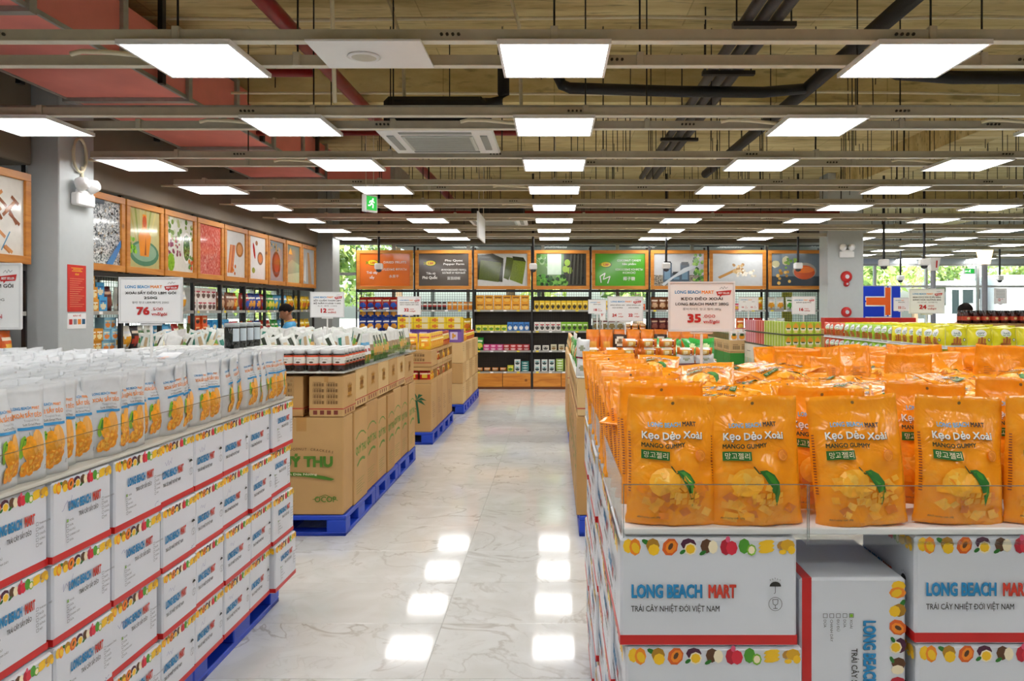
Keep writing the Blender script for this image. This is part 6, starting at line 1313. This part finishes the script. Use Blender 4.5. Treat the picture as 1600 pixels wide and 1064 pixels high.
# ================================================================ people
def person(loc, rz, label, shirt, collar, trousers, hair, skin, seated=False, look=.5):
    m = MB(); S = mat(skin, .5, var=.04); T = mat(shirt, .7, var=.05, bump=.1); Q = mat(trousers, .7); HR = mat(hair, .8, spec=.15, bump=.3, scale=80)
    def sph(c, r, n=12, k=9):
        c = Vector(c); r = r if isinstance(r, tuple) else (r, r, r); pr = []; vs_ = []
        for j in range(k + 1):
            a = -math.pi / 2 + math.pi * j / k
            for i in range(n): b = 2 * math.pi * i / n; vs_.append(c + Vector((r[0] * math.cos(a) * math.cos(b), r[1] * math.cos(a) * math.sin(b), r[2] * math.sin(a))))
        m.add(vs_, [(j * n + i, j * n + (i + 1) % n, (j + 1) * n + (i + 1) % n, (j + 1) * n + i) for j in range(k) for i in range(n)], S)
    def limb(pts, rs, n=10):
        for (a, b), (r, r2) in zip(zip(pts, pts[1:]), zip(rs, rs[1:])):
            m.tube([a, (Vector(a) + Vector(b)) / 2, b], r, S, n, True, r2); sph(b, r2 * .99, 8, 6)
        sph(pts[0], rs[0] * .99, 8, 6)
    dz = -.42 if seated else 0
    sph((0, .0, 1.0 + dz), (.155, .105, .13)); sph((0, .0, 1.15 + dz), (.145, .10, .16)); sph((0, -.01, 1.30 + dz), (.17, .115, .15)); sph((0, .0, 1.40 + dz), (.18, .09, .07)); sph((0, .02, 1.43 + dz), (.12, .07, .06))
    limb([(0, .01, 1.40 + dz), (0, -.03, 1.53 + dz)], [.062, .056])
    hc = Vector((0, -.055, 1.585 + dz)); hr = Matrix.Rotation(look, 3, 'X')
    def hp(x, y, z): return hc + hr @ Vector((x, y, z))
    def hs(x, y, z, r): sph(hp(x, y, z), r, 12, 9)
    hs(0, .012, .035, (.076, .092, .090)); hs(0, -.02, -.02, (.064, .072, .075)); hs(0, -.035, -.075, (.042, .045, .035)); hs(0, -.098, -.012, (.014, .022, .018)); limb([hp(0, -.085, .02), hp(0, -.108, -.018)], [.009, .014], 6)
    hs(0, -.082, -.052, (.026, .014, .010)); 
    for s in (-1, 1): hs(s * .078, .012, -.008, (.014, .026, .034)); hs(s * .03, -.078, .022, (.022, .014, .010))
    for s in (-1, 1):
        sh = (s * .185, .0, 1.385 + dz); el = (s * .225, -.03, 1.10 + dz); wr_ = (s * .16, -.24, 1.03 + dz)
        limb([sh, el, wr_], [.058, .046, .030]); pm = Vector(wr_) + Vector((-s * .02, -.075, -.01)); sph((Vector(wr_) + pm) / 2, (.032, .05, .02)); sph(pm, (.038, .035, .018))
        for f in range(4):
            b0 = pm + Vector((s * (.026 - .018 * f), -.025, 0)); L = (.034, .04, .037, .029)[f]; limb([b0, b0 + Vector((0, -L, -.008)), b0 + Vector((0, -L * 1.6, -.03))], [.0095, .009, .008], 6)
        limb([pm + Vector((-s * .03, .01, 0)), pm + Vector((-s * .055, -.02, -.012)), pm + Vector((-s * .058, -.045, -.022))], [.011, .010, .009], 6)
        if seated: limb([(s * .09, 0, .56), (s * .10, -.40, .54), (s * .10, -.42, .09)], [.085, .062, .042])
        else: limb([(s * .09, 0, .96), (s * .095, -.01, .52), (s * .10, .01, .09)], [.088, .060, .042])
        fy = -.42 if seated else .01
        sph((s * .10, fy - .05, .045), (.042, .12, .042))
    me = m.mesh('tmp'); ob = bpy.data.objects.new('tmp', me); C.objects.link(ob)
    md = ob.modifiers.new('r', 'REMESH'); md.mode = 'VOXEL'; md.voxel_size = .0085; sm_ = ob.modifiers.new('s', 'SMOOTH'); sm_.iterations = 2; sm_.factor = .5
    bpy.context.view_layer.update(); ev = ob.evaluated_get(bpy.context.evaluated_depsgraph_get()); body = bpy.data.meshes.new_from_object(ev); bpy.data.objects.remove(ob)
    body.materials.clear()
    for k in (S, T, Q, mat('#1E1C1C', .5)): body.materials.append(k)
    idx = []
    for p_ in body.polygons:
        c = p_.center; i = 0
        if c.z < .10: i = 3
        elif c.z < (.66 if seated else 1.0): i = 2 if not (abs(c.x) > .12 and c.y < -.15 and not seated) else 0
        elif c.z < 1.455 + dz and not (abs(c.x) < .06 and c.z > 1.43 + dz):
            i = 1
            if c.z < 1.20 + dz and (abs(c.x) > .175 or c.y < -.13): i = 0
        idx.append(i)
    body.polygons.foreach_set('material_index', idx); body.polygons.foreach_set('use_smooth', [True] * len(idx))
    t = thing('person', body, label, 'person', loc, rz)
    h = MB(); n = 18; k = 10; vs_ = []
    for j in range(k + 1):
        a = math.pi / 2 - (math.pi * .66) * j / k
        for i in range(n):
            b = 2 * math.pi * i / n; front = max(0, -math.sin(b)); aa = a if front < .3 else max(a, .22 * front + .05)
            rr = 1 + .03 * noise.noise(Vector((math.cos(b) * 3, math.sin(b) * 3, a * 4)))
            vs_.append(hp(.086 * rr * math.cos(aa) * math.cos(b), .014 + .102 * rr * math.cos(aa) * math.sin(b), .036 + .103 * rr * math.sin(aa)))
    h.add(vs_, [(j * n + i, (j + 1) * n + i, (j + 1) * n + (i + 1) % n, j * n + (i + 1) % n) for j in range(k) for i in range(n)], HR); obj('hair', h.mesh('hair', True), t)
    f = MB()
    for s in (-1, 1): f.ell(plane(hp(s * .03, -.0955, .018), hr @ Vector((1, 0, 0)), hr @ Vector((0, 0, 1))), 0, 0, .012, .006, mat('#F0EDE8', .3), 0, 10); f.ell(plane(hp(s * .03, -.0965, .018), hr @ Vector((1, 0, 0)), hr @ Vector((0, 0, 1))), 0, 0, .005, .0055, mat('#201410', .2), 0, 8)
    obj('eyes', f, t)
    f = MB(); f.ell(plane(hp(0, -.0985, -.052), hr @ Vector((1, 0, 0)), hr @ Vector((0, 0, 1))), 0, 0, .022, .005, mat('#8A4A40', .5), 0, 10); obj('lips', f, t)
    cl = MB(); cm = mat(collar, .7); ring = []
    for z, r in ((1.432, .088), (1.475, .078), (1.472, .070)): ring.append([(r * math.cos(q) * 1.0, .0 + r * .85 * math.sin(q) - .012 * (z - 1.43) * 10, z + dz + .025 * math.sin(q)) for q in [2 * math.pi * k / 20 for k in range(20)]])
    cl.add([v for r in ring for v in r], [(j * 20 + i, j * 20 + (i + 1) % 20, (j + 1) * 20 + (i + 1) % 20, (j + 1) * 20 + i) for j in range(2) for i in range(20)], cm); obj('collar', cl.mesh('collar', True), t)
    return t
person((-3.92, 11.4, 0), R(-75), 'person in a light blue shirt with yellow collar, head bent, by the left shelves', '#4FA8DC', '#E8C81E', '#23252E', '#16110F', '#9A6A4C')
person((5.42, 10.2, 0), R(20), 'person with dark hair standing behind the counter of dark red jars', '#C84038', '#C84038', '#23252E', '#1C1412', '#C08A6C', look=.2)

# ================================================================ outside
ASPH = mat('#A8A59C', .8, var=.08, scale=.6); struct('ground', MB().box(-80, 120, -40, 140, -.35, -.21, ASPH)); struct('pavement', MB().box(-20, 40, 22.06, 30, -.21, -.06, mat('#C4C0B6', .8, var=.06)))
struct('terrace', MB().box(-20, 6.1, 16.46, 22.06, -.21, -.06, mat('#B4AFA4', .8, var=.06)))
BARK = mat('#6A5644', .8, bump=.4, scale=30)
def tree_mesh(seed, n, rx, rz, cols):
    rt = random.Random(seed); m = MB(); cs = [mat(c, .6, var=.15) for c in cols]
    lumps = [(Vector((rt.uniform(-1, 1) * rx * .7, rt.uniform(-1, 1) * rx * .7, rt.uniform(-.8, .8) * rz)), rt.uniform(.35, .6) * rx) for k in range(9)]
    for k in range(n):
        c, r = rt.choice(lumps); d = Vector((rt.gauss(0, 1), rt.gauss(0, 1), rt.gauss(0, 1))).normalized() * r * rt.uniform(.75, 1.05); p = c + d; s = rt.uniform(.10, .2) * rx / 2
        u = Vector((rt.gauss(0, 1), rt.gauss(0, 1), rt.gauss(0, 1))).normalized(); v = u.cross(d).normalized(); m.add([p - u * s, p + v * s * .5, p + u * s, p - v * s * .5], [(0, 1, 2, 3)], rt.choice(cs))
    return m.mesh('crown')
TRS = [tree_mesh(1, 2600, 2.6, 2.2, ('#A8BE62', '#BCCB72', '#8AA852', '#D6DC9A')), tree_mesh(2, 2600, 2.4, 2.6, ('#9CB662', '#82A058', '#BCC880', '#76964E'))]
for k, (x, y, h, v, lab) in enumerate(((15.5, 38, 4.0, 0, 'yellow-green tree behind the blue sign'), (19.2, 45, 4.6, 0, 'leafy tree seen through the entrance by the 24.000 board'), (23.5, 50, 5.0, 1, 'leafy tree rising over the white truck'), (28.5, 46, 4.2, 0, 'leafy tree behind the small far camera'), (33, 48, 4.0, 1, 'leafy tree at the right edge of the entrance glass'), (12.2, 34, 3.4, 1, 'green tree close to the far right column'),
                                 (-8.6, 26, 3.0, 0, 'green tree outside the gap beside the orange picture'), (-11.5, 11.5, 3.2, 0, 'green tree outside the picture wall window'), (-12, 15.5, 3.0, 1, 'green tree outside the far end of the picture wall'), (-5.5, 27, 4.5, 1, 'green tree behind the orange picture shelf'), (-1.5, 28, 4.6, 0, 'green tree behind the chocolate picture shelf'), (3, 27, 4.4, 1, 'green tree behind the green lettering shelf'))):
    t = thing('tree', TRS[v], lab, 'tree', (x, y, h), k * .9, 'trees outside')
    obj('trunk', MB().tube([(0, 0, -h - .2), (.1, 0, -h * .5), (0, .05, 0), (.2, .1, 1.2)], .22, BARK, 8, True, .08), t)
    for a in (0, 2.1, 4.2): obj('branch', MB().tube([(0, 0, -.6), (.7 * math.cos(a), .7 * math.sin(a), .2), (1.3 * math.cos(a), 1.3 * math.sin(a), .9)], .08, BARK, 6, True, .03), t)
WTR = mat('#E8E8E8', .3); DGL = mat('#20282A', .2, spec=.2)
t = thing('truck', MB().cbox(0, 1.75, 0, 2.3, .95, 3.3, WTR, .18), 'white truck cab parked outside the entrance', 'truck', (20.5, 40, -.2))
obj('chassis', MB().cbox(.1, 7.0, .4, 1.9, .6, .95, mat('#3A3C40', .6), .03), t); obj('bumper', MB().cbox(-.1, .5, .05, 2.25, .45, .95, WTR, .06), t)
obj('door_window', MB().cbox(.75, 1.35, -.012, .02, 2.1, 2.85, DGL, .03), t); obj('quarter_window', MB().cbox(.18, .62, -.012, .02, 1.55, 2.85, DGL, .04), t); obj('rear_window', MB().cbox(1.46, 1.68, -.012, .02, 2.35, 2.85, DGL, .02), t); obj('windshield', MB().cbox(-.02, .03, .2, 2.1, 2.0, 3.0, DGL, .04), t)
obj('mirror', MB().cbox(-.35, -.2, -.25, -.05, 2.1, 2.7, mat('#2E3032', .4), .04), t); obj('door_handle', MB().cbox(1.1, 1.3, -.03, 0, 1.75, 1.8, GREY, .01), t); obj('exhaust_stack', MB().cbox(1.9, 2.15, .2, .5, .9, 3.2, GREY, .04), t); obj('ladder_rack', MB().cbox(1.82, 1.9, .1, 2.2, .9, 3.3, mat('#7A7E84', .5), .01), t)
obj('cargo_box', MB().cbox(2.5, 7.0, .0, 2.4, 1.0, 3.6, WTR, .04), t)
for x in (.7, 5.4):
    for y in (.0, 2.0): obj('wheel', MB().lathe([(.2, 0), (.46, .02), (.48, .1), (.48, .22), (.2, .28)], BLK, 18).mesh('w', True), t, (x, y + .28, .48), (R(90), 0, 0))
t = thing('delivery_van', MB().cbox(0, 5.0, 0, 2.0, 1.0, 2.55, WTR, .12), 'white van body with a blue skirt at the right edge outside', 'van', (21.5, 34, -.2)); obj('skirt', MB().cbox(.0, 5.0, -.02, 2.02, .45, 1.0, mat('#3A6ACC', .4), .04), t)
for x in (.9, 3.9): obj('wheel', MB().lathe([(.15, 0), (.36, .02), (.37, .1), (.37, .2), (.15, .24)], BLK, 16).mesh('w', True), t, (x, .2, .37), (R(90), 0, 0))
carp = [(0, .35), (.1, .75), (.9, .92), (1.5, 1.42), (2.9, 1.45), (3.7, .98), (4.3, .85), (4.4, .35)]
m = MB(); n = len(carp); m.add([(x, y, z) for y in (0, 1.7) for x, z in carp], [tuple(range(n)), tuple(range(n, 2 * n))[::-1]] + [(i, i + n, (i + 1) % n + n, (i + 1) % n) for i in range(n)], mat('#DDE2E6', .25, coat=.5))
t = thing('car', m, 'pale blue-white car roof seen outside behind the counter person', 'car', (14.0, 27, -.2)); obj('side_window', MB().cbox(1.35, 2.9, -.01, .02, .98, 1.36, DGL, .03), t)
for x in (.8, 3.5): obj('wheel', MB().lathe([(.12, 0), (.3, .02), (.31, .1), (.31, .18), (.12, .2)], BLK, 16).mesh('w', True), t, (x, .16, .31), (R(90), 0, 0))
t = thing('blue_sign', MB().cbox(7.9, 9.2, 20.4, 20.75, 0, 2.24, mat('#1238C0', .35), .01), 'deep blue panel with orange letters beside the far right column', 'sign')
q = MB(); P = plane((7.9, 20.4, 0), (1, 0, 0), (0, 0, 1)); OR_ = mat('#F0641E', .4)
for bo, mt_ in ((.03, WHT), (.0, OR_)):
    for ch, zc in (('T', 2.18), ('R', 1.44)): q.text(P, ch, .42, zc, .62, mt_, 'L', .04 + bo, w=.66, rot=-math.pi / 2)
obj('print', q, t)
for k, (x0, x1) in enumerate(((1222, 1238), (1252, 1263))):
    Y = 19; thing('banner', MB().cbox((x0 - 866) * Y / 1200, (x1 - 866) * Y / 1200, Y, Y + .02, -.06, 2.05, mat('#F0D24A', .5), .004), 'yellow banner outside the window by the 16.000 board, %s one' % ['wider', 'narrower'][k], 'banner', group='yellow banners')
struct('added_canopy', MB().box(-3.4, 6.1, 16.5, 20.5, 2.98, 3.08, mat('#6A6660', .7)))  # added canopy slab, set low to darken the glass strip above the pictures
for k, x in enumerate((-3.2, -.4, 2.6, 5.6)): thing('added_canopy_post', MB().cbox(x - .05, x + .05, 20.2, 20.3, -.1, 2.98, GALV, .01), 'steel post of the added canopy outside the back window, %s from the left' % ORD[k + 1], 'post', group='added canopy posts')  # posts added only to carry the darkening canopy
